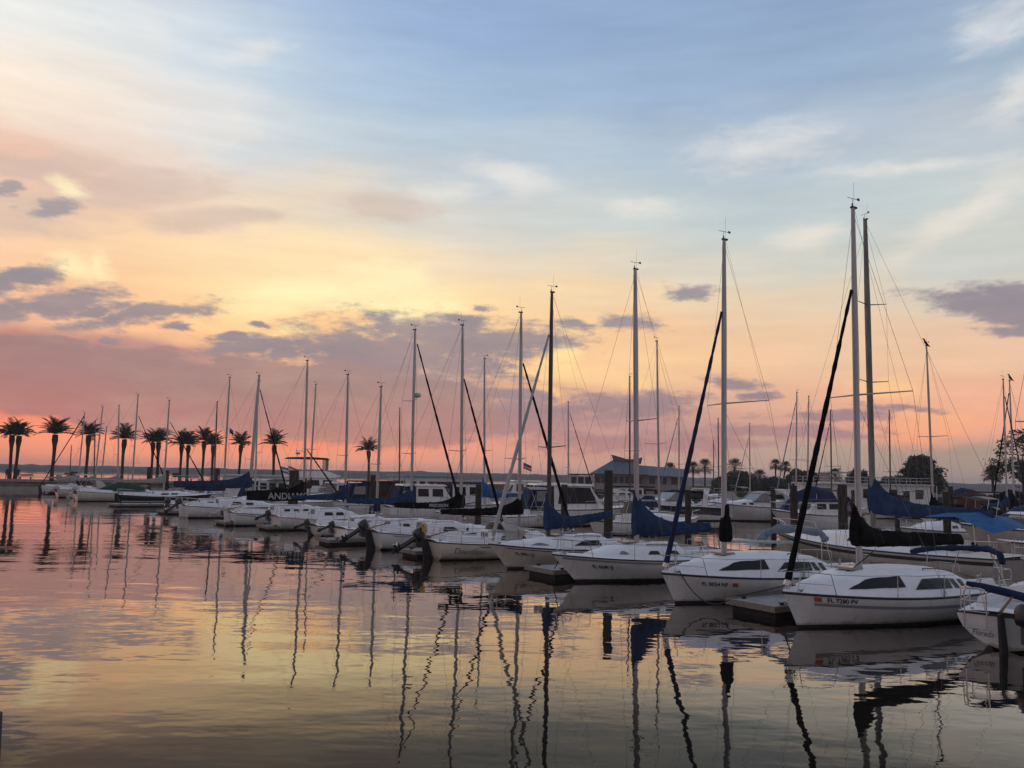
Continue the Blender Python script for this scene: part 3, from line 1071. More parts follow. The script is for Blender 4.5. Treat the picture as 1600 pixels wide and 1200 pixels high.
def lifelines(root, hull, ts=(0.22, 0.42, 0.62), h=0.58, t0=0.12, t1=0.87):
    H = hull
    for sd in (1, -1):
        tops = []
        for t in ts:
            p = Vector((-H.L / 2 + t * H.L, sd * H.half(t) * 0.94, H.sheer(t) + 0.02))
            tops.append(p + Vector((0, 0, h)))
            MB().tube([p, p + Vector((0, 0, h))], 0.0115, 5).build('stanchion', steel, root)
        A = Vector((-H.L / 2 + t0 * H.L, sd * H.half(t0) * 0.92, H.sheer(t0) + h))
        B = Vector((-H.L / 2 + t1 * H.L, sd * H.half(t1) * 0.93, H.sheer(t1) + h * 0.95))
        line = [A]
        for p in tops:
            line.append(p)
        line.append(B)
        sagged = []
        for a, b in zip(line, line[1:]):
            sagged += [a, a.lerp(b, .5) + Vector((0, 0, -0.02))]
        sagged.append(B)
        wire_part(root, 'lifeline', sagged, 0.006)


def rudder(root, hull, y=0.0, m=None, h=1.0, tiller=True):
    H = hull
    x = -H.L / 2
    mb = MB()
    zt = H.sheer(0) + 0.08
    mb.prism([(x - 0.05, zt), (x - 0.30, zt - 0.02), (x - 0.36 + H.trans * .5, 0.25), (x - 0.42 + H.trans, -0.5), (x - 0.08 + H.trans, -0.5), (x + 0.0 + H.trans * .8, 0.1)], 0.028)
    o = mb.build('rudder', m or rubber, root, smooth=20)
    for v in o.data.vertices:
        v.co.y += y
    if tiller:
        MB().tube([(x - 0.18, y, zt + 0.02), (x + 0.2, y, zt + 0.14), (x + 0.95, y + 0.05, zt + 0.30)], [0.035, 0.03, 0.02], 6).build('tiller', teak, root)


def simple_details(root, hull, cab, hatch_t=(0.62,), winches=True):
    H = hull
    for t in hatch_t:
        p = cab.pt(t, 2.0, 1)
        MB().box(p + Vector((0, 0, 0.02)), (0.5, 0.5, 0.06), taper=0.92).build('hatch', glass_clear, root, smooth=0)
    for sd in (1, -1):
        r_ = [cab.pt(t, 1.18, sd) + Vector((0, 0, 0.06)) for t in (cab.prof[0][0] + 0.04, cab.prof[0][0] + 0.12, cab.prof[0][0] + 0.2)]
        g = MB().tube([r_[0] - Vector((0, 0, .05)), r_[0], r_[1], r_[2], r_[2] - Vector((0, 0, .05))], 0.016, 5)
        g.build('handrail', teak, root)
        for t in (0.95, 0.03):
            p = Vector((-H.L / 2 + t * H.L, sd * H.half(t) * 0.7, H.deck_z(t, H.half(t) * .7)))
            c = MB().tube([p + Vector((-.11, 0, .05)), p + Vector((0, 0, .04)), p + Vector((.11, 0, .05))], [0.012, 0.016, 0.012], 5)
            c.box(p + Vector((0, 0, .015)), (0.08, 0.05, 0.05))
            c.build('cleat', steel, root)
    if winches:
        for sd in (1, -1):
            t = max(0.03, cab.prof[0][0] - 0.08)
            p = Vector((-H.L / 2 + t * H.L, sd * (H.half(t) * 0.62 + 0.11), H.deck_z(t) + 0.18))
            MB().tube([p, p + Vector((0, 0, .05)), p + Vector((0, 0, .10)), p + Vector((0, 0, .15))], [0.055, 0.045, 0.04, 0.055], 10).build('winch', steel, root)
    # companionway boards and sliding hatch at the aft end of the cabin
    t = cab.prof[0][0]
    p = cab.pt(t, 2.0, 1)
    zb = H.deck_z(t)
    MB().box((p.x - 0.015, 0, (p.z + zb) / 2 - 0.02), (0.03, 0.55, max(0.1, p.z - zb - 0.08))).build('companionway_boards', cv_grey, root, smooth=0)
    MB().box((p.x + 0.38, 0, p.z + 0.03), (0.8, 0.66, 0.06), taper=0.94).build('sliding_hatch', deckm, root, smooth=0)


# ------------------------------------------------------------------ sailing boats of the front row
A_NEAR, A_MID, A_FAR = R(32.0), R(34.5), R(37.5)      # bearing of the berths: from the open water towards the walkway


class Boat:
    """root empty at the waterline amidships plus its hull; tip is the outermost point at the waterline"""

    def __init__(s, name, label, hull, tip, out, ang, group=None, cat='sailboat'):
        s.H, s.out, s.ang = hull, out, ang
        a = Vector((math.cos(ang), math.sin(ang), 0))
        if out == 'bow':
            loc = tip + a * (hull.L / 2 - hull.rake)
            s.head = ang + math.pi
        else:
            loc = tip + a * (hull.L / 2 - hull.trans)
            s.head = ang
        loc.z = 0
        s.loc = loc
        s.root = thing(name, label, cat, loc, s.head, group)
        s.fwd = Vector((math.cos(s.head), math.sin(s.head), 0))
        s.side = 1 if out == 'bow' else -1        # the side turned to the camera: port of a boat lying bow out

    def local(s, p):
        d = p - s.loc
        return Vector((d.dot(s.fwd), d.dot(Vector((-s.fwd.y, s.fwd.x, 0))), p.z))

    def lp(s, px, py, dy=0.0):
        """local point on the boat's own centre plane (shifted sideways by dy) seen at a pixel"""
        d = ray(px, py)
        n = Vector((-s.fwd.y, s.fwd.x, 0))
        k = ((s.loc + n * dy) - CAM_O).dot(n) / d.dot(n)
        return s.local(CAM_O + d * k)

    def mast_x(s, px, py=760):
        return s.lp(px, py).x

    def top_z(s, x, px, py):
        p = s.loc + s.fwd * x
        return at(px, py, p.y).z


def hunter(name, label, tip, ang, mast_px, top_px, reg, sticker_first, jib_m, stripe, collar, wr=0.0055, L=8.0):
    H = Hull(L, 2.75, 0.86, 0.68, 0.66, rake=0.5, trans=0.1, wt=0.80, n0=3.0, n1=1.12, pf=2.5)
    b = Boat(name, label, H, tip, 'bow', ang, 'sailboats moored along the near side of the walkway')
    r = b.root
    H.build(r, gel)
    H.deck(r, deckm, well=(0.05, 0.30, 0.52, 0.42))
    H.rail(r, r=0.030)
    c = Cabin(H, [(0.26, .38), (0.32, .54), (0.44, .61), (0.58, .60), (0.68, .54), (0.78, .42), (0.87, .28), (0.94, .14), (0.985, .02)], wf=0.94, inset=0.34, crown=0.06)
    c.build(r, deckm, 30)
    # long windscreen pane, side windows and the two small raked ones aft
    c.window(r, 0.605, 0.81, 0.46, 0.965, slant0=0.0, slant1=-0.02, name='windscreen', top1=0.62)
    c.window(r, 0.385, 0.570, 0.34, 0.80, slant0=-0.006, slant1=-0.055, name='side_window')
    c.window(r, 0.342, 0.368, 0.34, 0.80, slant0=0.008, slant1=0.008, name='side_window')
    c.window(r, 0.300, 0.325, 0.34, 0.78, slant0=0.008, slant1=0.008, name='side_window')
    if stripe:
        H.strip(r, 'hull_stripe', stripe, 0.20, 0.275, 0.05, 0.93)
    xm = b.mast_x(mast_px[0], mast_px[1])
    zt = b.top_z(xm, *top_px)
    zd = c.pt(H.s_of_x(xm), 2.0, 1).z
    mp = rig_mast(r, H, xm, zd - 0.05, zt, SPAR['white'], rake=0.012, spreaders=(0.47,), span=1.25, r=0.072, chain_t=0.47, backstay=False, forestay_to=0, sweep=0.55, wr=wr)
    furled_jib(r, H, mp, 0.80, jib_m, r=0.068, low=0.05)
    # stanchions on the cabin sides and the pulpit
    pulpit(r, H, 0.50, 0.86)
    pushpit(r, H, 0.55, 0.10)
    lifelines(r, H, (0.24, 0.45, 0.66), 0.52)
    simple_details(r, H, c, hatch_t=(0.70,))
    for sd in (1, -1):                      # shroud tangs on the topsides
        p = H.pt(0.47, H.sheer(0.47) + 0.03, sd)
        MB().box(p + Vector((0, 0, 0.10)), (0.05, 0.03, 0.22), taper=0.5).build('chainplate', steel, r, smooth=0)
    # registration number and its sticker
    size = 0.150
    x0 = L / 2 - 0.55
    if sticker_first:
        _, w = letter_on_hull(r, H, reg, size, x0 - 0.30, 0.165, 1, -1, ink, bold=0.003, name='registration_number')
        xs = x0 - 0.02
    else:
        _, w = letter_on_hull(r, H, reg, size, x0 - 0.35, 0.165 + 0.10, 1, -1, ink, bold=0.003, name='registration_number')
        xs = x0 - 0.35 - w - 0.12
    st = MB()
    zz = -0.165 + 0.0 if sticker_first else -0.265
    row = []
    for k in range(3):
        x = xs - 0.16 * k / 2
        t = H.s_of_x(x)
        row.append([H.pt(t, H.sheer(t) + zz, 1, 0.018), H.pt(t, H.sheer(t) + zz + 0.11, 1, 0.018)])
    st.loft(row, closed=False)
    st.build('registration_sticker', orange_red, r)
    rudder(r, H, 0.0, gel, tiller=True)
    return b, c, mp, xm, zd


# 1. nearest sloop: black boom cover, FL 7280 PV
b2, c2_, mp2, xm2, zd2 = hunter('sailboat', 'white sloop nearest the camera with a black sail cover, black furled jib and orange sticker', ground(1247, 981), R(30.5), (1342, 860), (1325, 324), 'FL 7280 PV', True, cv_black, grey_stripe, 'boom')
MB().tube([(xm2, 0, zd2 + .60), (xm2 - 4.5, 0, zd2 + .58)], 0.05, 8).build('boom', alu, b2.root)
sail_cover(b2.root, xm2, zd2 + .58, 4.6, 1.02, 0.2, cv_black, aft_h=0.36, front_low=0.06, drop_k=0.09, wid=0.18, seed=2, rise=-.08, sag=.02)
# 2. its sister, sails stripped, furled navy jib, black collar round the mast
b3, c3_, mp3, xm3, zd3 = hunter('sailboat', 'white sloop with navy furled jib, black mast collar and a rope drooping from the bow', ground(1055, 943), R(31.5), (1131, 850), (1132, 374), 'FL 8054 NF', False, cv_navy, None, 'collar')
cm = MB()
for r_, z in ((.09, 1.62), (.11, 1.4), (.17, 1.15), (.21, .95), (.22, .62), (.20, .50)):
    pass
cm.loft([[(xm3 - 0.08 + r_ * math.cos(a) * 1.2, r_ * math.sin(a), zd3 + z) for a in [2 * math.pi * k / 12 for k in range(12)]] for r_, z in ((.15, .34), (.185, .44), (.18, .74), (.145, .98), (.11, 1.12), (.10, 1.40), (.09, 1.44))])
cm.build('sail_cover', cv_black, b3.root, smooth=70)
MB().tube([(xm3, 0, zd3 + .36), (xm3 - 3.0, 0, zd3 + .25)], 0.045, 8).build('boom', alu, b3.root)


def rolled_bimini(b, pts, r, m, legs, seed=1):
    rnd = random.Random(seed)
    P = []
    for a, c in zip(pts, pts[1:]):
        for k in range(4):
            P.append(a.lerp(c, k / 4))
    P.append(pts[-1])
    o = MB().tube(P, [r * (0.75 + 0.5 * rnd.random()) * (0.7 if i in (0, len(P) - 1) else 1) for i in range(len(P))], 8).build('rolled_bimini', m, b.root, smooth=70)
    for q0, q1 in legs:
        MB().tube([q0, q1], 0.014, 5).build('bimini_frame', steel, o)
    return o


g = lambda b, l: [b.lp(px, py, dy) for px, py, dy in l]
P = g(b2, [(1424, 862, -.9), (1450, 857, -.9), (1500, 856, -.6), (1545, 858, 0.2), (1562, 866, .7), (1567, 882, .8)])
rolled_bimini(b2, P, 0.085, cv_navy, [(P[1], Vector((P[1].x + .1, -.95, .7))), (P[2], Vector((P[2].x, -.95, .7))), (P[4], Vector((P[4].x + .3, .95, .66))), (P[3], Vector((P[3].x + .5, .95, .7)))], 3)
P = g(b3, [(1186, 848, -.8), (1196, 834, -.8), (1215, 826, -.4), (1250, 828, .2), (1283, 833, .7), (1291, 846, .8)])
rolled_bimini(b3, P, 0.115, cv_grey, [(P[0], Vector((P[0].x + .5, -.95, .75))), (P[1], Vector((P[1].x + .1, -.95, .7))), (P[4], Vector((P[4].x + .3, .95, .7))), (P[5], Vector((P[5].x - .1, .95, .7)))], 5)

# 3. low white sloop with the big blue cover
H4 = Hull(7.9, 2.5, 0.95, 0.70, 0.66, rake=1.0, trans=0.35, wt=0.70, n0=2.7, n1=1.1, pf=2.0)
b4 = Boat('sailboat', 'white sloop with a large blue sail cover, round low cabin and no furled jib', H4, ground(901, 910), 'bow', R(31.5), 'sailboats moored along the near side of the walkway')
r = b4.root
H4.build(r, gel, boot=0.10)
H4.deck(r, deckm, well=(0.06, 0.34, 0.5, 0.4))
H4.rail(r, r=0.024)
H4.strip(r, 'hull_stripe', grey_stripe, 0.06, 0.13, 0.0, 0.97)
c4 = Cabin(H4, [(0.34, .34), (0.44, .40), (0.58, .40), (0.68, .30), (0.76, .14), (0.80, .02)], wf=0.70, inset=0.22, crown=0.10)
c4.build(r, deckm, 22)
c4.window(r, 0.38, 0.47, 0.40, 0.78, slant0=0.01, slant1=-0.02)
c4.window(r, 0.49, 0.56, 0.40, 0.74, slant0=0.01, slant1=-0.02)
c4.window(r, 0.655, 0.70, 0.45, 0.85, name='oval_port', m=glass_clear, top0=.6, top1=.6)
xm = b4.mast_x(995, 830)
zd = c4.pt(H4.s_of_x(xm), 2.0, 1).z
mp = rig_mast(r, H4, xm, zd - .05, b4.top_z(xm, 1009, 422), alu, rake=-0.012, spreaders=(0.44,), span=0.85, r=0.082, chain_t=0.52, forestay_to=0.98)
MB().tube([(xm, 0, zd + .33), (xm - 3.4, 0, zd + .38)], 0.05, 8).build('boom', alu, r)
sail_cover(r, xm, zd + .34, 3.7, 1.50, 0.2, cv_blue, aft_h=0.34, front_low=0.12, drop_k=0.20, wid=0.17, seed=4, rise=.05)
pulpit(r, H4, 0.50, 0.84)
pushpit(r, H4, 0.55, 0.12)
lifelines(r, H4, (0.25, 0.45, 0.66), 0.5)
simple_details(r, H4, c4, hatch_t=(0.60,))
letter_on_hull(r, H4, 'FL 6049 JE', 0.17, H4.L / 2 - 1.05, 0.36, 1, -1, ink, bold=0.004, name='registration_number')
rudder(r, H4, 0, gel)

# 4. cream sloop: dark mast, white furled jib, short blue cover, trapezoid window
H5 = Hull(7.6, 2.55, 0.95, 0.69, 0.66, rake=0.85, trans=0.25, wt=0.72, n0=2.7, n1=1.1, pf=2.1)
b5 = Boat('sailboat', 'cream sloop with a dark mast, white furled jib and dark trapezoid cabin window', H5, ground(793, 889), 'bow', R(32), 'sailboats moored along the near side of the walkway')
r = b5.root
H5.build(r, gel_cream)
H5.deck(r, deckm, well=(0.06, 0.33, 0.5, 0.4))
H5.rail(r, r=0.026)
H5.strip(r, 'hull_stripe', rubber, 0.085, 0.115, 0.0, 0.93)
c5 = Cabin(H5, [(0.33, .38), (0.42, .43), (0.55, .42), (0.64, .32), (0.74, .20), (0.84, .10), (0.90, .02)], wf=0.74, inset=0.20, crown=0.08)
c5.build(r, deckm, 22)
c5.window(r, 0.385, 0.56, 0.32, 0.86, slant0=0.012, slant1=-0.07)
c5.window(r, 0.70, 0.80, 0.40, 0.90, name='oval_port', m=glass_clear, top0=.5, top1=.55, slant1=-.01)
xm = b5.mast_x(857, 815)
zd = c5.pt(H5.s_of_x(xm), 2.0, 1).z
mp = rig_mast(r, H5, xm, zd - .05, b5.top_z(xm, 868, 457), alu_dark, rake=0.0, spreaders=(0.36,), span=0.95, r=0.075, chain_t=0.52, forestay_to=0, sweep=0.1)
furled_jib(r, H5, mp, 0.86, cv_white, r=0.072, low=0.15)
MB().tube([(xm, 0, zd + .36), (xm - 3.2, 0, zd + .72)], 0.05, 8).build('boom', alu_dark, r)
sail_cover(r, xm, zd + .36, 3.3, 1.35, 0.2, cv_blue, aft_h=0.26, front_low=0.14, drop_k=0.13, wid=0.17, seed=5, rise=.42)
pulpit(r, H5, 0.50, 0.84)
pushpit(r, H5, 0.55, 0.12)
lifelines(r, H5, (0.25, 0.45, 0.66), 0.5)
simple_details(r, H5, c5, hatch_t=(0.60,))
letter_on_hull(r, H5, 'FL 9001 LT', 0.15, H5.L / 2 - 0.75, 0.33, 1, -1, ink, bold=0.004, name='registration_number')
rudder(r, H5, 0, gel)


def stern_boat(label, tip, ang, L, B, fs, fm, fb, hull_m, mast_px, top_px, spar, cover=None, cover_hf=0.8, cover_L=3.1, jib=None, jib_k=0.9, windows=(), cab=None, stripe=None,
               motor=(0.62, 0.55, 58, 1.0), motor_m=None, cover_text=None, spreaders=(0.45,), rake=0.03, wt=0.72, trans=0.30, name='sailboat', wr=0.0065, boom_z=0.62, rails=True, n0=2.8,
               cover_aft=0.22, tdraft=0.03, boot=0.07, lite=False, rud=True, rtilt=0, wf=0.70, mast_r=0.068, group='sailboats moored along the near side of the walkway', rail_m=None, rudder_m=None, jr=0.06):
    H = Hull(L, B, fb, fm, fs, rake=0.8, trans=trans, wt=wt, n0=n0, n1=1.1, pf=2.1, tdraft=tdraft)
    b = Boat(name, label, H, tip, 'stern', ang, group)
    r = b.root
    H.build(r, hull_m, boot=boot, ns=18 if lite else 26)
    H.deck(r, deckm, well=(0.06, 0.36, 0.55, 0.40))
    H.rail(r, m=rail_m, r=0.024)
    if stripe:
        H.strip(r, 'hull_stripe', stripe[0], stripe[1], stripe[2], stripe[3], stripe[4])
    c = Cabin(H, cab or [(0.36, .36), (0.44, .42), (0.60, .40), (0.70, .28), (0.78, .05)], wf=wf, inset=0.16, crown=0.08)
    c.build(r, deckm, 18)
    for w in windows:
        c.window(r, *w)
    xm = b.mast_x(*mast_px)
    xm = min(max(xm, -0.05 * L), 0.28 * L)
    zd = c.pt(H.s_of_x(xm), 2.0, 1).z
    mp = rig_mast(r, H, xm, zd - .05, b.top_z(xm, *top_px), spar, rake=rake, spreaders=spreaders, span=0.85, r=mast_r, wr=wr, chain_t=H.s_of_x(xm - 0.2), forestay_to=0 if jib else 0.97, lite=lite)
    if jib:
        furled_jib(r, H, mp, jib_k, jib, r=jr, low=0.1)
    MB().tube([(xm, 0, zd + boom_z), (xm - cover_L, 0, zd + boom_z)], 0.048, 8).build('boom', alu, r)
    if cover:
        sail_cover(r, xm, zd + boom_z, cover_L + .1, cover_hf, 0.2, cover, aft_h=cover_aft, seed=int(L * 10), text=cover_text, text_dir=1, wid=0.15)
    if rails:
        pulpit(r, H, 0.5, 0.85)
        pushpit(r, H, 0.55, 0.13)
        lifelines(r, H, (0.27, 0.46, 0.66), 0.5)
    simple_details(r, H, c, hatch_t=(0.66,), winches=not lite)
    if rud:
        rudder(r, H, 0.0 if rtilt == 0 else rtilt, rudder_m)
    if motor:
        outboard(r, -L / 2 - 0.02, motor[0], fs - 0.05, motor[2], motor[3], motor_m)
    return b, c, mp, xm, zd


# 5. Dauntless
b6, c6, mp6, xm6, zd6 = stern_boat('white sloop named Dauntless lying stern out with a beige dodger and tilted black outboard', ground(678, 874), R(33), 7.6, 2.5, 0.76, 0.62, 0.85, gel_cream,
    (812, 790), (805, 489), SPAR['alu'], cv_black, 0.82, 4.0, cv_black, 0.80, [(0.40, .46, .35, .75, .01, -.02), (0.52, .58, .35, .75, .01, -.02)],
    stripe=(rubber, .085, .12, .24, .62), motor=(0.80, 0.5, 60, 1.05), spreaders=(0.32,), rake=0.012, boom_z=0.72, jr=0.07, boot=0.05)
letter_on_hull(b6.root, b6.H, 'Dauntless', 0.36, -3.2, 0.42, -1, 1, ink, shear=0.32, bold=-0.004, name='boat_name')
dz = c6.pt(0.38, 2.0, 1).z
dd = MB()
dd.loft([[(-0.55 + 0.0, -.85, dz - .35), (-0.55, -.8, dz + .1), (-0.55, -.45, dz + .36), (-0.55, .45, dz + .36), (-0.55, .8, dz + .1), (-0.55, .85, dz - .35)],
         [(0.15, -.85, dz - .35), (0.15, -.8, dz + .08), (0.15, -.45, dz + .30), (0.15, .45, dz + .30), (0.15, .8, dz + .08), (0.15, .85, dz - .35)],
         [(0.95, -.62, dz - .16), (0.92, -.55, dz - .05), (0.9, -.3, dz + .0), (0.9, .3, dz + .0), (0.92, .55, dz - .05), (0.95, .62, dz - .16)]], closed=False)
dd.build('dodger', cv_beige, b6.root, smooth=60)
for a_ in (-0.55, 0.15):
    MB().tube([(a_, -.86, dz - .3), (a_, -.81, dz + .1), (a_, -.46, dz + .37), (a_, .46, dz + .37), (a_, .81, dz + .1), (a_, .86, dz - .3)], 0.013, 5).build('dodger_frame', steel, b6.root)

# 6. black cover lettered PRECISION
b7, c7, mp7, xm7, zd7 = stern_boat('white sloop lying stern out under a black sail cover lettered PRECISION', ground(588, 858), R(33.5), 7.4, 2.55, 0.82, 0.64, 0.88, gel,
    (721, 780), (717, 509), SPAR['alu'], cv_black, 0.95, 3.7, cv_black, 0.76, [(0.44, .56, .34, .74, .015, -.035), (0.62, .64, .3, .7, .01, .01)],
    cab=[(0.34, .50), (0.42, .54), (0.56, .50), (0.68, .32), (0.78, .16), (0.86, .04)], stripe=(grey_stripe, .07, .12, .08, .9), motor=(0.82, .5, 57, 1.0), spreaders=(0.36,), rake=0.02, boom_z=0.80,
    cover_text=('PRECISION', 0.21, 0.53, -1, 0.30), jr=0.07, wf=.8)
# 7. the round-sterned one with a blue cover and radar dome
b8, c8, mp8, xm8, zd8 = stern_boat('white round-sterned sloop with a blue sail cover and a radar dome on its mast', ground(533, 848), R(34), 7.4, 2.5, 0.72, 0.62, 0.85, gel,
    (643, 780), (640, 516), SPAR['alu'], cv_blue, 0.95, 3.7, cv_black, 0.97, [(0.42, .48, .35, .75, .01, -.01), (0.54, .60, .35, .75, .01, -.01)],
    motor=(0.85, .5, 66, 0.62), spreaders=(0.34, 0.62), rake=0.012, boom_z=0.85, n0=2.1, wt=.80, jr=0.065, trans=.12, tdraft=-0.02, rud=False)
pr_ = mp8(0.645)
rd = MB()
rd.loft([[(pr_.x + .24 + rr_ * math.cos(k * math.pi / 5), rr_ * math.sin(k * math.pi / 5), pr_.z + zz) for k in range(10)] for rr_, zz in ((.12, -.04), (.19, 0), (.19, .1), (.15, .17), (.05, .2))])
rd.box((pr_.x + .1, 0, pr_.z - .05), (.25, .1, .04))
rd.build('radar_dome', alu_white, b8.root, smooth=50)

# 8. small sloop behind the finger, blue mast collar
b9, c9, mp9, xm9, zd9 = stern_boat('small white sloop behind a finger pier with a blue collar low on its bare mast', ground(496, 838), R(34.5), 6.4, 2.3, 0.60, 0.52, 0.7, gel,
    (589, 785), (595, 605), SPAR['alu'], None, 0, 2.6, None, 0, [(0.42, .50, .35, .75, .01, -.01)], motor=(0.7, .5, 66, 0.62), spreaders=(0.4,), rake=0.0, lite=True, rails=False, rud=False)
MB().loft([[(xm9 + rr_ * math.cos(k * math.pi / 5), rr_ * math.sin(k * math.pi / 5), zd9 + zz) for k in range(10)] for rr_, zz in ((.15, .25), (.22, .35), (.2, .75), (.12, .95))]).build('sail_cover', cv_navy, b9.root, smooth=60)
# 9. red rub rail, two-window trunk cabin
b10, c10, mp10, xm10, zd10 = stern_boat('white sloop with a red rubbing strake, two-window cabin and blue sail cover', ground(434, 828), R(35), 7.2, 2.5, 0.82, 0.62, 0.84, gel,
    (540, 770), (537, 586), SPAR['alu'], cv_blue, 1.15, 3.6, None, 0, [(0.40, .48, .40, .80, .006, -.006), (0.505, .585, .40, .80, .006, -.012)],
    cab=[(0.34, .52), (0.40, .58), (0.56, .54), (0.66, .36), (0.74, .06)], motor=(0.8, .5, 64, 0.68), spreaders=(0.40,), rake=0.02, boom_z=0.72, n0=2.3, wt=.78, rail_m=red_stripe, tdraft=-.01, rud=False)
# 10. ANDIAMO
b11, c11, mp11, xm11, zd11 = stern_boat('white sloop with three small cabin windows under a black cover lettered ANDIAMO', ground(363, 821), R(35.5), 8.4, 2.7, 0.85, 0.66, 0.9, gel,
    (475, 770), (472, 564), SPAR['alu'], cv_black, 1.45, 3.9, cv_black, 0.40, [(0.40, .445, .42, .72), (0.475, .52, .42, .72), (0.555, .60, .42, .72)],
    cab=[(0.34, .50), (0.42, .54), (0.60, .50), (0.70, .34), (0.80, .05)], stripe=(rubber, .10, .14, .02, .95), motor=(0.9, .5, 62, 0.72), motor_m=alu_white, spreaders=(0.37,), rake=0.02, boom_z=0.34, rudder_m=gel,
    cover_text=('ANDIAMO', 0.60, 0.66, -1, 0.16), cover_aft=.74)
letter_on_hull(b11.root, b11.H, 'JJ', 0.36, -2.0, 0.5, -1, 1, ink, shear=0.3, name='boat_name')
# 11. thick pale mast, long blue cover
b12, c12, mp12, xm12, zd12 = stern_boat('white sloop with a thick pale mast and a very long low blue sail cover', ground(291, 809), R(36), 8.2, 2.7, 0.90, 0.72, 0.9, gel,
    (390, 760), (398, 587), SPAR['white'], cv_blue, 1.35, 5.6, cv_black, 0.93, [(0.40, .50, .35, .78, .01, -.02), (0.53, .60, .35, .7)],
    cab=[(0.30, .55), (0.38, .62), (0.56, .54), (0.68, .34), (0.80, .06)], motor=(0.9, .5, 50, 1.0), spreaders=(0.32,), rake=-0.03, boom_z=0.9, mast_r=.11, cover_aft=.5, lite=True, rudder_m=gel)
# 12. little boat, dark motor
b13, c13, mp13, xm13, zd13 = stern_boat('small white sloop showing a black outboard beside a black-hulled boat', ground(265, 801), R(36.5), 7.2, 2.4, 0.72, 0.58, 0.78, gel,
    (350, 750), (352, 590), SPAR['alu'], cv_navy, 0.9, 3.2, None, 0, [(0.42, .50, .35, .75)], motor=(-0.95, .5, 18, 0.9), spreaders=(0.5,), rake=0.0, boom_z=0.75, lite=True, rud=False)
# 13. black hull
b14, c14, mp14, xm14, zd14 = stern_boat('black-hulled sloop with white deck and tan sail cover', ground(188, 788), R(37), 9.0, 2.8, 0.95, 0.78, 1.0, gel_black,
    (256, 760), (257, 626), SPAR['alu'], cv_tan, 0.95, 4.6, cv_black, 0.80, [(0.42, .50, .35, .75), (0.53, .60, .35, .75)], motor=None, spreaders=(0.45,), rake=0.0, boom_z=0.85, lite=True, wt=.62, boot=.30, rails=True, cover_aft=.3)
b14.H.strip(b14.root, 'boot_stripe', gel, 0.36, 0.27, 0.0, 0.97, absz=True)
# 14. green cover over the cockpit
b15, c15, mp15, xm15, zd15 = stern_boat('white sloop with a dark green cockpit cover', ground(120, 783), R(37.5), 9.6, 2.9, 1.05, 0.86, 1.05, gel_cream,
    (206, 760), (210, 618), SPAR['alu'], None, .9, 4.2, cv_black, 0.82, [(0.46, .52, .35, .75), (0.55, .61, .35, .75)], motor=(-.9, .5, 30, 1.0), motor_m=alu_white, spreaders=(0.45,), rake=0.0, boom_z=0.8, lite=True, rails=False, rud=False)
gv = MB()
gv.loft([[(x, y * w, 1.06 + h * (1 - abs(y) ** 2)) for y in (-1, -.7, -.3, 0, .3, .7, 1)] for x, w, h in ((-2.6, .5, .15), (-1.8, .9, .55), (-.6, 1.1, .95), (.6, 1.1, .9), (1.6, 1.0, .6), (2.3, .6, .2))], closed=False)
gv.build('cockpit_cover', cv_green, b15.root, smooth=60)
# 15, 16. the two farthest
b16, c16, mp16, xm16, zd16 = stern_boat('white sloop second from the far end of the row with a tan cockpit hood', ground(90, 777), R(37.5), 9.0, 2.8, 0.95, 0.80, 1.0, gel_cream,
    (148, 750), (163, 636), SPAR['alu'], cv_tan, 0.8, 3.6, None, 0, [(0.42, .50, .35, .75)], motor=(-.8, .5, 58, 1.0), motor_m=alu_white, spreaders=(0.5,), rake=-0.03, boom_z=0.7, lite=True, rails=False, rud=False)
b17, c17, mp17, xm17, zd17 = stern_boat('dark-bottomed white sloop at the far left end of the row', ground(67, 771), R(37.5), 9.2, 2.8, 0.95, 0.80, 1.0, gel,
    (122, 750), (127, 646), SPAR['alu'], cv_tan, 0.8, 3.6, None, 0, [(0.42, .50, .35, .75)], motor=None, spreaders=(0.5,), rake=-0.02, boom_z=0.7, lite=True, rails=False, boot=.25)
wire_part(b17.root, 'furled_jib', [Vector((-4.6, .2, 1.0)), mp17(.97)], 0.06, cv_black, 6)

# 17. Floreda, stern towards us at the lower right
H1 = Hull(7.3, 2.5, 0.80, 0.72, 0.74, rake=0.7, trans=0.16, wt=0.74, n0=1.9, n1=1.1, tdraft=-0.02)
b1 = Boat('sailboat', 'white sloop at the right edge with Floreda lettered on its rounded transom', H1, ground(1574, 1018), 'stern', R(43), 'sailboats moored along the near side of the walkway')
r = b1.root
H1.build(r, gel, boot=0.05)
H1.deck(r, deckm, well=(0.10, 0.36, 0.55, 0.40))
H1.rail(r, r=0.020)
c1 = Cabin(H1, [(0.36, .36), (0.44, .42), (0.60, .40), (0.70, .28), (0.78, .05)], wf=0.70, inset=0.16, crown=0.08)
c1.build(r, deckm, 18)
c1.window(r, .42, .52, .35, .75)
zd = c1.pt(.62, 2.0, 1).z
xm1 = 1.5
mp1 = rig_mast(r, H1, xm1, zd - .05, 10.0, alu, spreaders=(.45,), backstay=False, forestay_to=.97)
MB().tube([(xm1, 0, zd + .35), (-2.2, 0.0, 1.9)], 0.045, 8).build('boom', alu, r)
cvp = [b1.local(at(px, py, Y)) for px, py, Y in ((1510, 911, 18.9), (1535, 917, 18.8), (1570, 925, 18.7), (1610, 936, 18.6), (1660, 948, 18.5))]
MB().tube(cvp, [.05, .085, .09, .095, .10], 8).build('furled_sail', cv_navy, r, smooth=70)
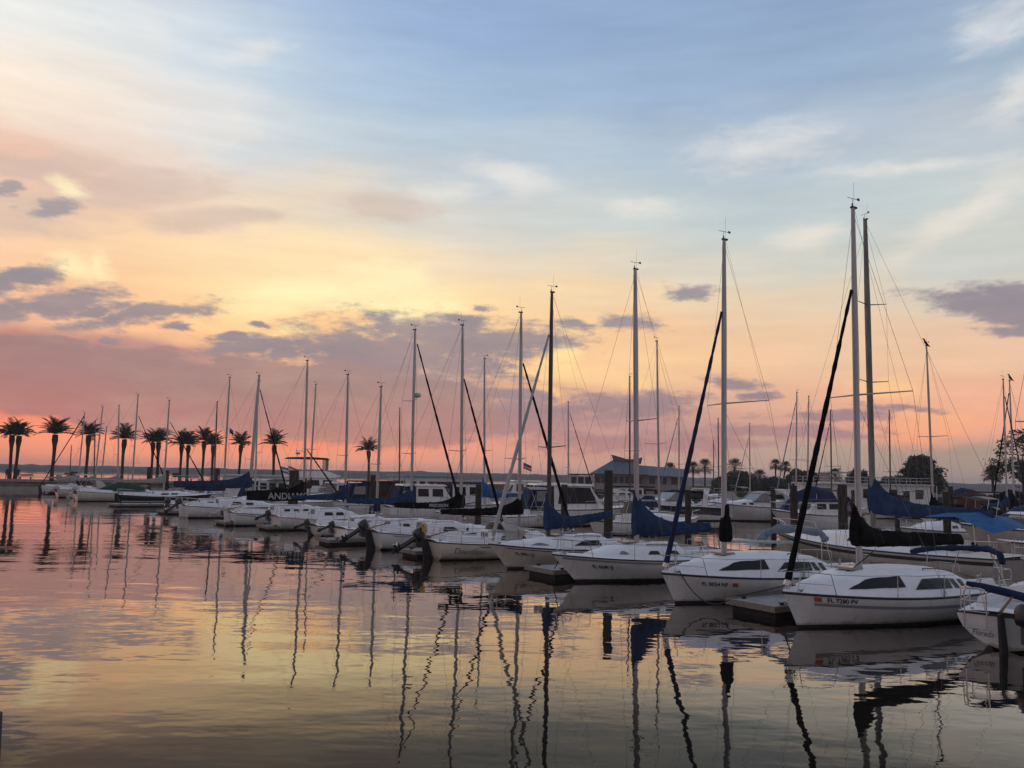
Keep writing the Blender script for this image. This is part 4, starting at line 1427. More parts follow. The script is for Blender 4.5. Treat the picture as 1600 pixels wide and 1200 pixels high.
# boarding ladder folded up on the transom, port side
xt = -H1.L / 2
lad = MB()
for y in (.74, .30):
    lad.tube([(xt - .06, y, .42), (xt - .07, y, 1.18)], 0.016, 6)
lad.tube([(xt - .07, .74, 1.18), (xt - .07, .71, 1.25), (xt - .07, .64, 1.28), (xt - .07, .40, 1.28), (xt - .07, .33, 1.25), (xt - .07, .30, 1.18)], 0.016, 6)
for z in (.44, .78, 1.0):
    lad.tube([(xt - .06, .79, z), (xt - .06, .25, z)], 0.014, 6)
lad.build('boarding_ladder', steel, r)
pushpit(r, H1, .5, .14)
lifelines(r, H1, (.3, .5, .68), .5)
pulpit(r, H1, .5, .85)
simple_details(r, H1, c1, hatch_t=(.66,))
vs_, fs_, w_ = text_polys('Floreda', 0.19, 0.35, -0.002)
tm = MB()
tm.add([(xt + .0 + (0.74 - (.27 + v)) / 0.76 * 0.16 - 0.016, .66 - u * 0.74, .27 + v - u * 0.02) for u, v in vs_], fs_)
tm.build('boat_name', ink, r, smooth=0)
rudder(r, H1, 0.0, rubber, tiller=True)
outboard(r, xt - .08, -.50, .50, 6, 1.0, motor_black, aim=0)


# ------------------------------------------------------------------ far shore, land and the breakwater
shore_m = mat('distant_woodland', (0.045, 0.050, 0.045), 0.95, var=0.3, vscale=0.02)
grass_m = mat('dark_lawn', (0.035, 0.045, 0.022), 0.95, var=0.3, vscale=0.3)
wall_m = mat('stained_seawall', (0.20, 0.155, 0.125), 0.95, var=0.3, vscale=0.6, bump=0.03, bscale=2.0, stretch=(1, 1, 2.5))
foliage = mat('dark_foliage', (0.030, 0.042, 0.018), 0.7, var=0.45, vscale=1.2, spec=0.2)
palm_leaf = mat('palm_leaf', (0.030, 0.042, 0.020), 0.6, var=0.35, vscale=2.0, spec=0.3)
bark = mat('palm_bark', (0.055, 0.042, 0.032), 0.95, var=0.35, vscale=4, bump=0.05, bscale=5, stretch=(1, 1, 3))

rs = random.Random(11)
mb = MB()
rows = []
N = 260
for i in range(N):
    az_ = R(-58 + 118 * i / (N - 1))
    D = 1250 + 120 * math.sin(az_ * 3.1) + 60 * math.sin(az_ * 9)
    hgt = 5.0 + 1.6 * (0.5 + 0.5 * math.sin(az_ * 5 + 1)) + 1.4 * mnoise.noise((i * 0.35, 0, 3)) + 1.5 * mnoise.noise((i * 1.1, 5, 3))
    if rs.random() < 0.06:
        hgt += rs.uniform(.6, 1.8)
    d = Vector((math.sin(az_), math.cos(az_), 0))
    rows.append([d * D + Vector((0, 0, -0.5)), d * (D + 4) + Vector((0, 0, hgt * .55)), d * (D + 14) + Vector((0, 0, hgt)), d * (D + 300) + Vector((0, 0, hgt + 1 + 2 * mnoise.noise((i * .2, 9, 1)))), d * (D + 700) + Vector((0, 0, -1))])
mb.loft(rows, closed=False)
o = mb.build('hills', shore_m, smooth=0)
o['kind'] = 'structure'


def land(name, pts, z, m, depth=2.5):
    mb = MB()
    n = len(pts)
    mb.v = [(x, y, z) for x, y in pts] + [(x, y, z - depth) for x, y in pts]
    mb.f = [tuple(range(n))] + [(i, (i + 1) % n, n + (i + 1) % n, n + i) for i in range(n)]
    mb.mi = [0] * len(mb.f)
    o = mb.build(name, m, smooth=0)
    o['kind'] = 'structure'
    return o


land('breakwater', [(-150, 108), (-73, 119.0), (-57, 128), (-24, 168), (6, 205), (0, 212), (-32, 178), (-66, 139), (-80, 128.5), (-152, 118)], 1.45, wall_m)
land('breakwater_cap', [(-150, 107.7), (-73, 118.7), (-56.6, 127.8), (-23.6, 167.8), (6.4, 205), (5.2, 206), (-24.5, 168.8), (-57.4, 128.8), (-73.4, 119.9), (-150, 108.9)], 1.62, concrete, 0.35)
land('breakwater_ledge', [(-150, 106.9), (-73, 117.9), (-56.0, 127.1), (-23, 167.2), (-22, 168.4), (-56.6, 128.4), (-73.4, 119.2), (-150, 108.3)], 0.55, concrete, 0.8)
land('shore_land', [(18, 176), (60, 150), (120, 132), (190, 120), (300, 170), (420, 420), (60, 330), (10, 240)], 1.25, grass_m)


# ------------------------------------------------------------------ palms and trees
def frond_mesh(seed, L=2.5, rise=0.9, droop=1.1):
    rnd = random.Random(seed)
    mb = MB()
    N = 9
    pts = []
    for i in range(N):
        k = i / (N - 1)
        pts.append(Vector((L * (k - 0.16 * k * k), 0, rise * k - droop * k ** 2.2)))
    mb.tube(pts, [0.045 * (1 - .8 * i / (N - 1)) + .006 for i in range(N)], 4)
    n = 15
    for sd in (1, -1):
        for j in range(n):
            k = 0.10 + 0.9 * j / (n - 1)
            f = k * (N - 1)
            i0 = min(N - 2, int(f))
            p = pts[i0].lerp(pts[i0 + 1], f - i0)
            t = (pts[i0 + 1] - pts[i0]).normalized()
            ll = 0.62 * (0.45 + 0.75 * math.sin(math.pi * (0.12 + 0.80 * k))) * rnd.uniform(.85, 1.1)
            out = (Vector((0, sd, 0)) * 0.78 + t * (0.55 + 0.5 * k) + Vector((0, 0, .28 - .25 * rnd.random()))).normalized()
            w = t * 0.058
            e = p + out * ll
            mb.add([p - w, p + w, p + out * ll * .6 + w * .7, e - Vector((0, 0, .10)), p + out * ll * .6 - w * .7], [(0, 1, 2, 3, 4)])
    me = bpy.data.meshes.new('frond')
    me.from_pydata(mb.v, [], mb.f)
    me.materials.append(palm_leaf)
    return me


FRONDS = [frond_mesh(1, 2.75, 0.55, 0.62), frond_mesh(2, 2.85, 0.45, 0.75), frond_mesh(3, 2.6, 0.7, 0.6), frond_mesh(4, 2.7, 0.5, 0.85)]


def date_palm(px, Y, height, lean, label, seed, z0=1.45, nf=38, scale=1.0):
    rnd = random.Random(seed)
    scale *= rnd.uniform(.92, 1.12)
    lift = rnd.uniform(-.12, .14)
    p = at(px, 745, Y)
    t = thing('date_palm', label, 'palm tree', (p.x, p.y, z0), rnd.uniform(0, 6.28), 'date palms along the breakwater')
    hc = height * 0.80
    pts = [Vector((lean * (k / 8) ** 1.4 * hc, 0.03 * math.sin(k), hc * k / 8)) for k in range(9)]
    rad = [0.33, .25, .225, .22, .22, .23, .27, .41, .36]
    MB().tube(pts, [r_ * scale for r_ in rad], 9).build('trunk', bark, t, smooth=60)
    top = pts[-1]
    skirt = MB()
    for k in range(26):
        a = rnd.uniform(0, 6.28)
        zz = top.z - rnd.uniform(0.1, 0.95)
        r0 = .34
        d = Vector((math.cos(a), math.sin(a), 0))
        b0 = Vector((top.x, top.y, zz)) + d * r0 * .8
        skirt.add([b0 - Vector((0, 0, .16)), b0 + d * .10 + Vector((0, 0, .12)) + d.cross(Vector((0, 0, 1))) * .07, b0 + d * .17 + Vector((0, 0, .28)), b0 + d * .10 + Vector((0, 0, .12)) - d.cross(Vector((0, 0, 1))) * .07], [(0, 1, 2, 3)])
    sk = skirt.build('leaf_stubs', bark, t, smooth=0)
    sk['kind'] = 'stuff'
    for k in range(nf):
        o = bpy.data.objects.new('frond', FRONDS[k % 4])
        COL.objects.link(o)
        o.parent = t
        u = (k + .5) / nf
        pitch = -1.25 + 1.28 * u ** 0.8 + lift + rnd.uniform(-.16, .16)
        o.location = top + Vector((0, 0, .12 + .25 * (1 - u)))
        o.rotation_euler = (rnd.uniform(-.3, .3), pitch, k * 2.39996 + rnd.uniform(-.2, .2))
        s_ = rnd.uniform(.74, 1.12) * scale
        o.scale = (s_, s_, s_)
    return t


PALMS = [(15, 125, 8.3, -.02, 'tall date palm at the left edge of the view, one of a close pair'), (23.5, 126, 8.2, .02, 'date palm growing close beside the leftmost palm with a hanging dead frond'),
         (81, 122, 8.4, .02, 'date palm standing alone second from the left with a clean trunk'), (134, 122, 8.4, .0, 'broad date palm with low arching fronds behind the leftmost masts'),
         (190, 134, 8.3, .01, 'thick-trunked date palm just left of a tall pale mast'), (236, 148, 8.3, .0, 'slim date palm, left one of a pair behind the tan sail cover'),
         (245.5, 149, 8.5, .02, 'slim date palm, right one of a pair behind the tan sail cover'), (281, 150, 8.1, .0, 'left date palm of the tight pair with touching crowns mid-breakwater'),
         (292, 151, 8.0, .02, 'right date palm of the tight pair with touching crowns mid-breakwater'), (316, 141, 8.6, .0, 'tallest date palm of the group of four on the breakwater'),
         (331, 152, 8.1, .01, 'short date palm just right of the tallest of the group'), (373, 151, 8.3, .02, 'date palm alone between two tall masts above the houseboat roof'),
         (427, 152, 8.4, .04, 'rightmost date palm on the breakwater, by two small flags'), (576, 172, 8.3, .03, 'lone date palm far to the right of the others, beside a pale mast')]
for i, (px, Y, h, lean, lb) in enumerate(PALMS):
    date_palm(px, Y, h, lean, lb, 40 + i, scale=1.0 if Y < 160 else 1.05)


def leaf_cloud(mb, c, r, n, rnd, size=0.3, sz=0.8, hollow=0.35):
    for _ in range(n):
        while True:
            v = Vector((rnd.uniform(-1, 1), rnd.uniform(-1, 1), rnd.uniform(-1, 1)))
            if hollow < v.length < 1:
                break
        p = Vector(c) + Vector((v.x * r, v.y * r, v.z * r * sz))
        a = Vector((rnd.gauss(0, 1), rnd.gauss(0, 1), rnd.gauss(0, 1))).normalized()
        b = a.orthogonal().normalized()
        s_ = size * rnd.uniform(.6, 1.3)
        mb.add([p - a * s_, p + b * s_ * .45, p + a * s_, p - b * s_ * .45], [(0, 1, 2, 3)])


def broad_tree(px, Y, width, height, label, seed, z0=1.2, n=60, size=.34, per=70, low=0.12, cat='tree', name='broadleaf_tree', group=None):
    rnd = random.Random(seed)
    p = at(px, 750, Y)
    t = thing(name, label, cat, (p.x, p.y, z0), 0, group)
    tr = MB()
    tr.tube([(0, 0, -.2), (.05, 0, height * .25), (-.05, .05, height * .55)], [.28 * height / 8, .22 * height / 8, .12 * height / 8], 7)
    for k in range(6):
        a = k * 1.05 + rnd.random()
        tr.tube([(0, 0, height * .25), (math.cos(a) * width * .16, math.sin(a) * width * .16, height * .45), (math.cos(a) * width * .33, math.sin(a) * width * .33, height * .66)], [.12 * height / 8, .07 * height / 8, .03], 5)
    tr.build('trunk', bark, t)
    cr = MB()
    for k in range(n):
        u, a = rnd.random(), rnd.uniform(0, 6.28)
        rr_ = math.sqrt(rnd.random())
        zz = low + (1 - low) * u
        prof = math.sin(math.pi * min(1, .16 + .80 * zz)) ** .6
        r0 = width / 2 * prof * rr_ * .86
        leaf_cloud(cr, (math.cos(a) * r0, math.sin(a) * r0, height * zz * .92 + .2), width * .13 * rnd.uniform(.7, 1.3), per, rnd, size)
    cr.build('crown', foliage, t, smooth=0)
    return t


def fan_palm(px, Y, height, crown_r, label, seed, z0=1.2, lean=0.0, group='cabbage palms on the far bank'):
    rnd = random.Random(seed)
    p = at(px, 750, Y)
    t = thing('fan_palm', label, 'palm tree', (p.x, p.y, z0), 0, group)
    hc = height - crown_r
    pts = [Vector((lean * (k / 5) * hc, 0, hc * k / 5)) for k in range(6)]
    MB().tube(pts, [.24, .19, .18, .17, .18, .22], 7).build('trunk', bark, t, smooth=60)
    top = pts[-1] + Vector((0, 0, .1))
    cr = MB()
    for k in range(46):
        a = k * 2.4
        e = -0.75 + 2.1 * ((k + .5) / 46) + rnd.uniform(-.1, .1)
        d = Vector((math.cos(a) * math.cos(e), math.sin(a) * math.cos(e), math.sin(e)))
        st = top + d * crown_r * .42
        cr.tube([top, st], [.03, .02], 3)
        sidev = d.cross(Vector((0, 0, 1)))
        if sidev.length < .01:
            sidev = Vector((1, 0, 0))
        sidev.normalize()
        for j in range(-5, 6):
            ang = j * .24
            q = (d * math.cos(ang) + sidev * math.sin(ang)).normalized()
            l_ = crown_r * .62 * math.cos(ang * .55) * rnd.uniform(.9, 1.1)
            w = sidev * .055
            cr.add([st - w * .3, st + q * l_ * .6 + w, st + q * l_ - Vector((0, 0, .14 * l_ + .1)), st + q * l_ * .6 - w], [(0, 1, 2, 3)])
    cr.build('crown', palm_leaf, t, smooth=0)
    return t


fan_palm(1047, 182, 6.2, 1.9, 'squat cabbage palm half hidden by the clubhouse roof end', 1)
fan_palm(1083, 186, 6.6, 2.0, 'cabbage palm right of the clubhouse beside the navy furled jib', 2)
fan_palm(1101.5, 180, 7.2, 2.3, 'cabbage palm with a ragged crown, second right of the clubhouse', 3)
fan_palm(1148, 178, 7.4, 2.6, 'cabbage palm with a full round crown behind a tall pale mast', 4)
fan_palm(1187, 184, 5.2, 2.2, 'low wide cabbage palm on the far bank right of the round one', 5)
fan_palm(1212, 190, 7.6, 1.8, 'straight-trunked cabbage palm, left of a leaning pair', 6)
fan_palm(1221, 190, 7.2, 1.8, 'leaning cabbage palm, right of a straight one', 7, lean=.18)
fan_palm(1305, 170, 5.4, 1.9, 'cabbage palm with drooping leaves behind the white houseboat', 8)
fan_palm(1551, 120, 5.4, 1.7, 'dark palm with drooping leaves near the right edge', 9)
broad_tree(1438, 150, 8.4, 7.2, 'large dark round tree standing clear on the bank at right', 21, n=120, per=80)
broad_tree(1600, 112, 9.0, 9.8, 'tall open tree at the right edge with sky showing through its leaves', 22, n=46, per=60, low=.3, size=.26)
broad_tree(1248, 180, 6.0, 4.8, 'small round dark tree behind the black furled jib', 23)
broad_tree(1268, 184, 6.5, 4.2, 'low spreading tree right of the black furled jib', 24)
broad_tree(1340, 175, 5.5, 5.0, 'dark round tree behind the tallest mast', 25)
broad_tree(1392, 178, 6.5, 3.4, 'low dark shrub left of the large round tree', 26, cat='shrub', name='shrub')
broad_tree(1158, 172, 8.5, 3.6, 'dense low dark shrub under the round cabbage palm', 27, cat='shrub', name='shrub')
broad_tree(1130, 176, 6.0, 2.6, 'low hedge-like shrub left of the dense dark one', 28, cat='shrub', name='shrub')
broad_tree(1205, 186, 9.0, 2.4, 'flat low shrub along the bank below the pair of palms', 29, cat='shrub', name='shrub')

# ------------------------------------------------------------------ clubhouse on the bank
roof_m = mat('grey_metal_roof', (0.105, 0.115, 0.13), 0.6, metal=0.0, var=0.12, vscale=0.4)
clap = mat('pale_grey_siding', (0.30, 0.28, 0.26), 0.8, var=0.1, vscale=1)
trim = mat('white_trim', (0.58, 0.57, 0.55), 0.6, var=0.08)
brown_trim = mat('brown_fascia', (0.10, 0.05, 0.035), 0.7, var=0.2)
interior = mat('dim_window_pane', (0.035, 0.03, 0.028), 0.12, var=0.3)

cY = 165
cp = at(1000, 748, cY)
club = thing('clubhouse', 'grey-roofed clubhouse with a raised roof lantern on the far bank', 'building', (cp.x, cp.y, 1.2), R(-4))
k = cY / FPX                                  # metres per photograph pixel at this distance
W0, W1 = -9.3, 0.8
wl = MB(); wl.box(((W0 + W1) / 2, 6, 1.6), (W1 - W0 - 1.2, 10.5, 3.2)); wl.build('wall', clap, club, smooth=0)
hip = MB()
e0, e1 = W0 - .4, W1 + .6
hip.add([(e0, -.2, 3.1), (e1, -.2, 3.1), (e1, 12.4, 3.1), (e0, 12.4, 3.1), (-4.6, 5.6, 6.2), (-.6, 5.6, 6.2)], [(0, 1, 5, 4), (1, 2, 5), (2, 3, 4, 5), (3, 0, 4), (3, 2, 1, 0)])
roof = hip.build('roof', roof_m, club, smooth=0)
fa = MB(); fa.box(((e0 + e1) / 2, -.22, 3.0), (e1 - e0, .12, .22)); fa.build('fascia', brown_trim, roof, smooth=0)
la = MB(); la.add([(-4.9, 4.6, 5.7), (-1.4, 4.6, 5.7), (-1.4, 6.6, 5.7), (-4.9, 6.6, 5.7), (-5.3, 4.4, 7.0), (-1.4, 4.4, 5.9), (-1.4, 6.8, 5.9), (-5.3, 6.8, 7.0)], [(0, 1, 5, 4), (1, 2, 6, 5), (2, 3, 7, 6), (3, 0, 4, 7), (4, 5, 6, 7)])
la.build('roof_lantern', roof_m, roof, smooth=0)
la = MB(); la.add([(-1.3, 4.8, 5.5), (.6, 4.8, 5.2), (.6, 6.4, 5.2), (-1.3, 6.4, 5.5), (-1.3, 4.6, 5.9), (.9, 4.6, 6.6), (.9, 6.6, 6.6), (-1.3, 6.6, 5.9)], [(0, 1, 5, 4), (1, 2, 6, 5), (2, 3, 7, 6), (3, 0, 4, 7), (4, 5, 6, 7)])
la.build('roof_lantern', roof_m, roof, smooth=0)
for i in range(8):
    x = W0 + 1.1 + i * 1.15
    MB().box((x, .66, 2.0), (.85, .12, 1.4)).build('window', interior, club, smooth=0)
    MB().box((x, .68, 2.75), (1.0, .14, .1)).build('window_head', trim, club, smooth=0)
wing = MB(); wing.box((4.6, 7, 1.6), (8.2, 9, 3.2)); wing.build('wing_wall', clap, club, smooth=0)
wr_ = MB(); wr_.prism([(0, 0), (0, 0)], 1) if False else None
wr_.add([(.7, 1.0, 3.0), (9.6, 1.0, 2.7), (9.6, 13, 2.7), (.7, 13, 3.0), (.7, 7, 5.0), (9.6, 7, 4.4)], [(0, 1, 5, 4), (1, 2, 5), (2, 3, 4, 5), (3, 0, 4), (3, 2, 1, 0)])
wr_.build('wing_roof', roof_m, club, smooth=0)
for i in range(3):
    MB().box((2.6 + i * 2.2, 2.42, 1.9), (1.2, .12, 1.3)).build('window', interior, club, smooth=0)
po = MB(); po.box((-11.6, 3, 2.85), (4.8, 6, .28)); po.build('porch_roof', brown_trim, club, smooth=0)
for i in range(4):
    MB().box((-13.7 + i * 1.4, .2, 1.5), (.16, .16, 2.5)).build('porch_post', trim, club, smooth=0)
pw = MB(); pw.box((-11.6, 4, 1.2), (4.4, 4, 2.4)); pw.build('porch_wall', clap, club, smooth=0)
for i in range(3):
    MB().box((-13.0 + i * 1.4, 1.95, 1.7), (.9, .12, 1.2)).build('window', interior, club, smooth=0)
MB().box((-11.6, .15, .95), (4.6, .08, .08)).build('porch_railing', trim, club, smooth=0)

# ------------------------------------------------------------------ walkway, finger piers and pilings
WALK = [(17.5, 21.5), (15.6, 25.4), (8.6, 36.8), (0.8, 48.0), (-7.4, 58.6), (-15.4, 67.6), (-30, 86.6), (-54.4, 118.0)]
wk = MB()
ring = []
for i, (x, y) in enumerate(WALK):
    a = Vector(WALK[max(0, i - 1)]); b_ = Vector(WALK[min(len(WALK) - 1, i + 1)])
    d = (b_ - a).normalized()
    n_ = Vector((-d.y, d.x))
    ring.append([(x + n_.x * 1.1, y + n_.y * 1.1, .08), (x + n_.x * 1.1, y + n_.y * 1.1, .50), (x - n_.x * 1.1, y - n_.y * 1.1, .50), (x - n_.x * 1.1, y - n_.y * 1.1, .08)])
wk.loft(ring)
tag(wk.build('walkway', dock_wood, smooth=0), kind='structure')


def finger(c_out, c_other, ang, length, label, z=0.42):
    """floating finger pier: deck slab, pale edging and the dark float under it"""
    p = (c_out + c_other) / 2
    w = (c_out - c_other).length
    a = Vector((math.cos(ang), math.sin(ang), 0))
    t = thing('finger_pier', label, 'pier', (p.x, p.y, 0), ang, 'finger piers between the berths')
    MB().box((length / 2, 0, z - .05), (length - .12, w - .12, .09)).build('deck', concrete, t, smooth=0)
    for sd in (1, -1):
        MB().box((length / 2, sd * (w / 2 - .02), z - .06), (length, .07, .15)).build('edging', dock_wood, t, smooth=0)
    MB().box((.035, 0, z - .06), (.07, w - .11, .15)).build('edging', dock_wood, t, smooth=0)
    MB().box((length / 2 + .05, 0, (z - .11) / 2 - .15), (length - .2, w - .2, z - .11 + .30)).build('float', float_m, t, smooth=0)
    for x in (.5, 3.0, 5.5):
        for sd in (1, -1):
            c = MB().tube([(x - .14, sd * (w / 2 - .18), z + .07), (x, sd * (w / 2 - .18), z + .055), (x + .14, sd * (w / 2 - .18), z + .07)], [.014, .02, .014], 5)
            c.box((x, sd * (w / 2 - .18), z + .02), (.1, .06, .06))
            c.build('cleat', rubber, t)
    return t


finger(ground(1213, 949, .32), ground(1131, 936, .32), A_NEAR, 8.0, 'finger pier between the nearest white sloop and the one with a navy jib', .32)
finger(ground(868, 892, .32), ground(816, 884, .32), A_NEAR, 8.0, 'finger pier between the cream sloop and the sloop with a large blue cover', .32)
finger(ground(650, 862, .28), ground(622, 857, .28), R(33), 7.0, 'finger pier in front of the tilted outboard of the sloop named Dauntless', .28)
finger(ground(514, 844, .26), ground(493, 840, .26), A_MID, 6.0, 'finger pier beside a short piling, left of the round-sterned sloop', .26)
finger(ground(420, 823, .24), ground(400, 819.5, .24), R(35), 6.0, 'finger pier left of the sloop with the red rubbing strake', .24)
finger(ground(352, 816, .24), ground(333, 812.5, .24), A_MID, 6.0, 'finger pier left of the sloop whose cover is lettered ANDIAMO', .24)
finger(ground(180, 788, .24), ground(168, 786, .24), A_FAR, 7.0, 'finger pier left of the black-hulled sloop', .24)
finger(ground(258, 799, .24), ground(244, 796.5, .24), A_FAR, 7.0, 'finger pier right of the black-hulled sloop', .24)


def piling(px, Y, top_py, r, label, lean=0.0, cap=None):
    p = at(px, top_py, Y)
    t = thing('piling', label, 'piling', (p.x, p.y, 0), 0, 'mooring pilings in the marina')
    mb = MB()
    h = p.z
    n = 9
    mb.tube([(lean * (h - z) * -1, 0, z) for z in [-0.6 + (h + .6) * i / n for i in range(n + 1)]], [r * (1.08 - .1 * i / n + .02 * math.sin(i * 4.1)) for i in range(n + 1)], 10)
    mb.build('post', piling_m, t, smooth=60)
    bd = MB()
    bd.tube([(0, 0, .45), (0, 0, .62)], r * 1.16, 10)
    bd.build('tide_band', float_m, t, smooth=60)
    if cap:
        MB().tube([(0, 0, h - .02), (0, 0, h + .02), (0, 0, h + .10)], [r * 1.12, r * 1.1, r * .2], 10).build('cap', cap, t, smooth=30)
    return t


PIL = [(951, 36.5, 735, .19, 'thick weathered piling between the blue-covered sloop and the cream one'), (882, 47, 757, .18, 'brown piling left of the dark-windowed motor yacht'),
       (1075, 52, 768, .19, 'piling in front of the black-topsided cruiser'), (1240, 46, 759, .20, 'dark piling just left of the black furled jib foot'),
       (1316, 44, 757, .24, 'thick dark piling left of the tallest mast'), (583, 62, 742, .2, 'piling beside the white mast with a blue collar'),
       (460, 62, 735, .36, 'thick dark green piling behind the ANDIAMO cover'), (748, 52, 757, .19, 'piling behind the black sail covers'),
       (487, 47, 822, .20, 'short piling standing in the water left of the round-sterned sloop'), (1478, 47, 768, .2, 'piling right of the short mast with a perched bird'),
       (1485, 70, 760, .2, 'slim piling among the dark canopies at right'), (234, 110, 730, .3, 'piling near the left pair of palms'), (261, 108, 735, .3, 'piling right of a pale mast near the palms'),
       (340, 104, 732, .32, 'piling beside the long blue cover near the palms'), (1402, 60, 775, .2, 'piling under the navy sail cover at right'), (1208, 60, 765, .18, 'piling by the stern of the white express cruiser')]
for px, Y, ty, r_, lb in PIL:
    piling(px, Y, ty, r_, lb)
pcam = at(-3, 1150, 5.0)
pp = piling(-52, 5.4, 1120, .20, 'dark brown piling top cut by the lower left corner of the view', lean=.0)


# ------------------------------------------------------------------ further sailing boats beyond the walkway
def back_sail(label, base_px, top_px, Y, head, L, hull_m, spar, cover=None, cover_hf=.9, jib=None, jib_k=.9, spreaders=(.45,), fs=.85, name='sailboat', cover_L=None, mast_r=.07, wins=2, vane=True, span=.95,
              boom_z=.75, jr=.06, cover_aft=.24, rake=None, cab_h=.42, stripe=None, group='sailboats berthed beyond the walkway', mast_frac=.08, wr=.0075, backstay=True):
    H = Hull(L, L * .33, fs + .15, fs - .1, fs, rake=.09 * L, trans=.04 * L, wt=.7, n1=1.1)
    pos = at(base_px[0], base_px[1], Y)
    fwd = Vector((math.cos(head), math.sin(head), 0))
    xm = mast_frac * L
    loc = Vector((pos.x, pos.y, 0)) - fwd * xm
    root = thing(name, label, 'sailboat', loc, head, group)
    H.build(root, hull_m, ns=18)
    H.deck(root, deckm)
    H.rail(root, r=.028)
    if stripe:
        H.strip(root, 'hull_stripe', stripe, .10, .22, 0, .97)
    c = Cabin(H, [(.28, cab_h), (.38, cab_h + .06), (.56, cab_h), (.68, cab_h * .7), (.78, .05)], wf=.68, inset=.15, crown=.08)
    c.build(root, deckm, 14)
    for w in range(wins):
        c.window(root, .34 + w * .11, .34 + w * .11 + .075, .34, .76, .004, -.008)
    zd = c.pt(H.s_of_x(xm), 2.0, 1).z
    top = at(top_px[0], top_px[1], pos.y)
    zt = top.z
    if rake is None:
        # lean of the mast as photographed, resolved along the boat's own axis
        lat = Vector((fwd.x, fwd.y))
        dx = (top.x - pos.x)
        rake = max(-.05, min(.05, -dx / max(.25, abs(fwd.x)) * (1 if fwd.x >= 0 else -1) / max(1, zt - pos.z)))
    mp = rig_mast(root, H, xm + rake * (pos.z - zd), zd - .05, zt, spar, rake=rake, spreaders=spreaders, span=span, r=mast_r, wr=wr, lite=True, vane=vane, forestay_to=0 if jib else .97, chain_t=H.s_of_x(xm - .2), backstay=backstay)
    if jib:
        furled_jib(root, H, mp, jib_k, jib, r=jr, low=.1)
    cl = cover_L or L * .40
    MB().tube([(xm, 0, zd + boom_z), (xm - cl, 0, zd + boom_z)], .05, 7).build('boom', alu, root)
    if cover:
        sail_cover(root, xm, zd + boom_z, cl + .1, cover_hf, .2, cover, aft_h=cover_aft, seed=int(Y * 7), wid=.15)
    MB().box((-L * .5 + .2 * L, 0, fs + .18), (.5, .5, .36), taper=.9).build('cockpit_locker', deckm, root, smooth=0)
    pulpit(root, H, .5, .85, r=.016)
    pushpit(root, H, .55, .13, r=.016)
    ck = [cv_navy, cv_tan, cv_maroon, cv_black, cv_beige, cv_green][int(base_px[0]) % 6]
    xa, za = -L * .5 + .30 * L, fs + .30
    if name == 'cruising_sloop':
        return root, H, mp, xm, zd, c
    dg = MB()
    dg.loft([[(x, y * w * L, za + h_ * (1 - abs(y) ** 2.4)) for y in (-1, -.8, -.4, 0, .4, .8, 1)] for x, w, h_ in ((xa - .1, .115, .95), (xa + .5, .115, .95), (xa + 1.15, .09, .30))], closed=False)
    dg.build('dodger', ck, root, smooth=55)
    if int(base_px[0]) % 3:
        bi = MB()
        bi.loft([[(x, y * .12 * L, fs + 1.75 + .16 * (1 - abs(y) ** 2)) for y in (-1, -.5, 0, .5, 1)] for x in (-L * .47, -L * .38, -L * .29)], closed=False)
        bo = bi.build('bimini', ck, root, smooth=55)
        for x in (-L * .46, -L * .30):
            for sd in (1, -1):
                MB().tube([(-L * .38, sd * .12 * L, fs + .1), (x, sd * .12 * L, fs + 1.76)], .018, 4).build('bimini_pole', steel, bo)
    return root, H, mp, xm, zd, c


IN, OUT = R(34.0), R(214.0)
# the big grey-hulled cruiser alongside the walkway
gh = math.atan2(.93, -.36)
rt, Hg, mpg, xmg, zdg, cg = back_sail('long grey-hulled cruising sloop alongside the walkway with a thick weathered mast', (1363, 757), (1356, 344), 33.5, gh, 12.5, gel_grey, SPAR['weather'], cv_blue, 1.65, None, .9,
    (.47, .72), fs=1.15, cover_L=5.4, mast_r=.105, wins=2, span=.75, boom_z=.75, cover_aft=.42, rake=0.0, cab_h=.42, stripe=rubber, wr=.006, name='cruising_sloop', mast_frac=.02)
bm_ = MB()
bm_.loft([[(x, y, z + .16 * (1 - abs(y) / 1.2)) for y in (-1.2, -.6, 0, .6, 1.2)] for x, z in ((-3.3, 2.35), (-4.6, 2.42), (-6.0, 1.95))], closed=False)
bm_.build('awning', cv_sky, rt, smooth=60)
for x in (-3.4, -5.9):
    for y in (-1.15, 1.15):
        MB().tube([(x, y, 1.05), (x + .1, y, 2.3 if x > -4 else 1.9)], .018, 5).build('awning_pole', steel, rt)
lifelines(rt, Hg, (.2, .36, .52, .68), .55)
bird = MB()
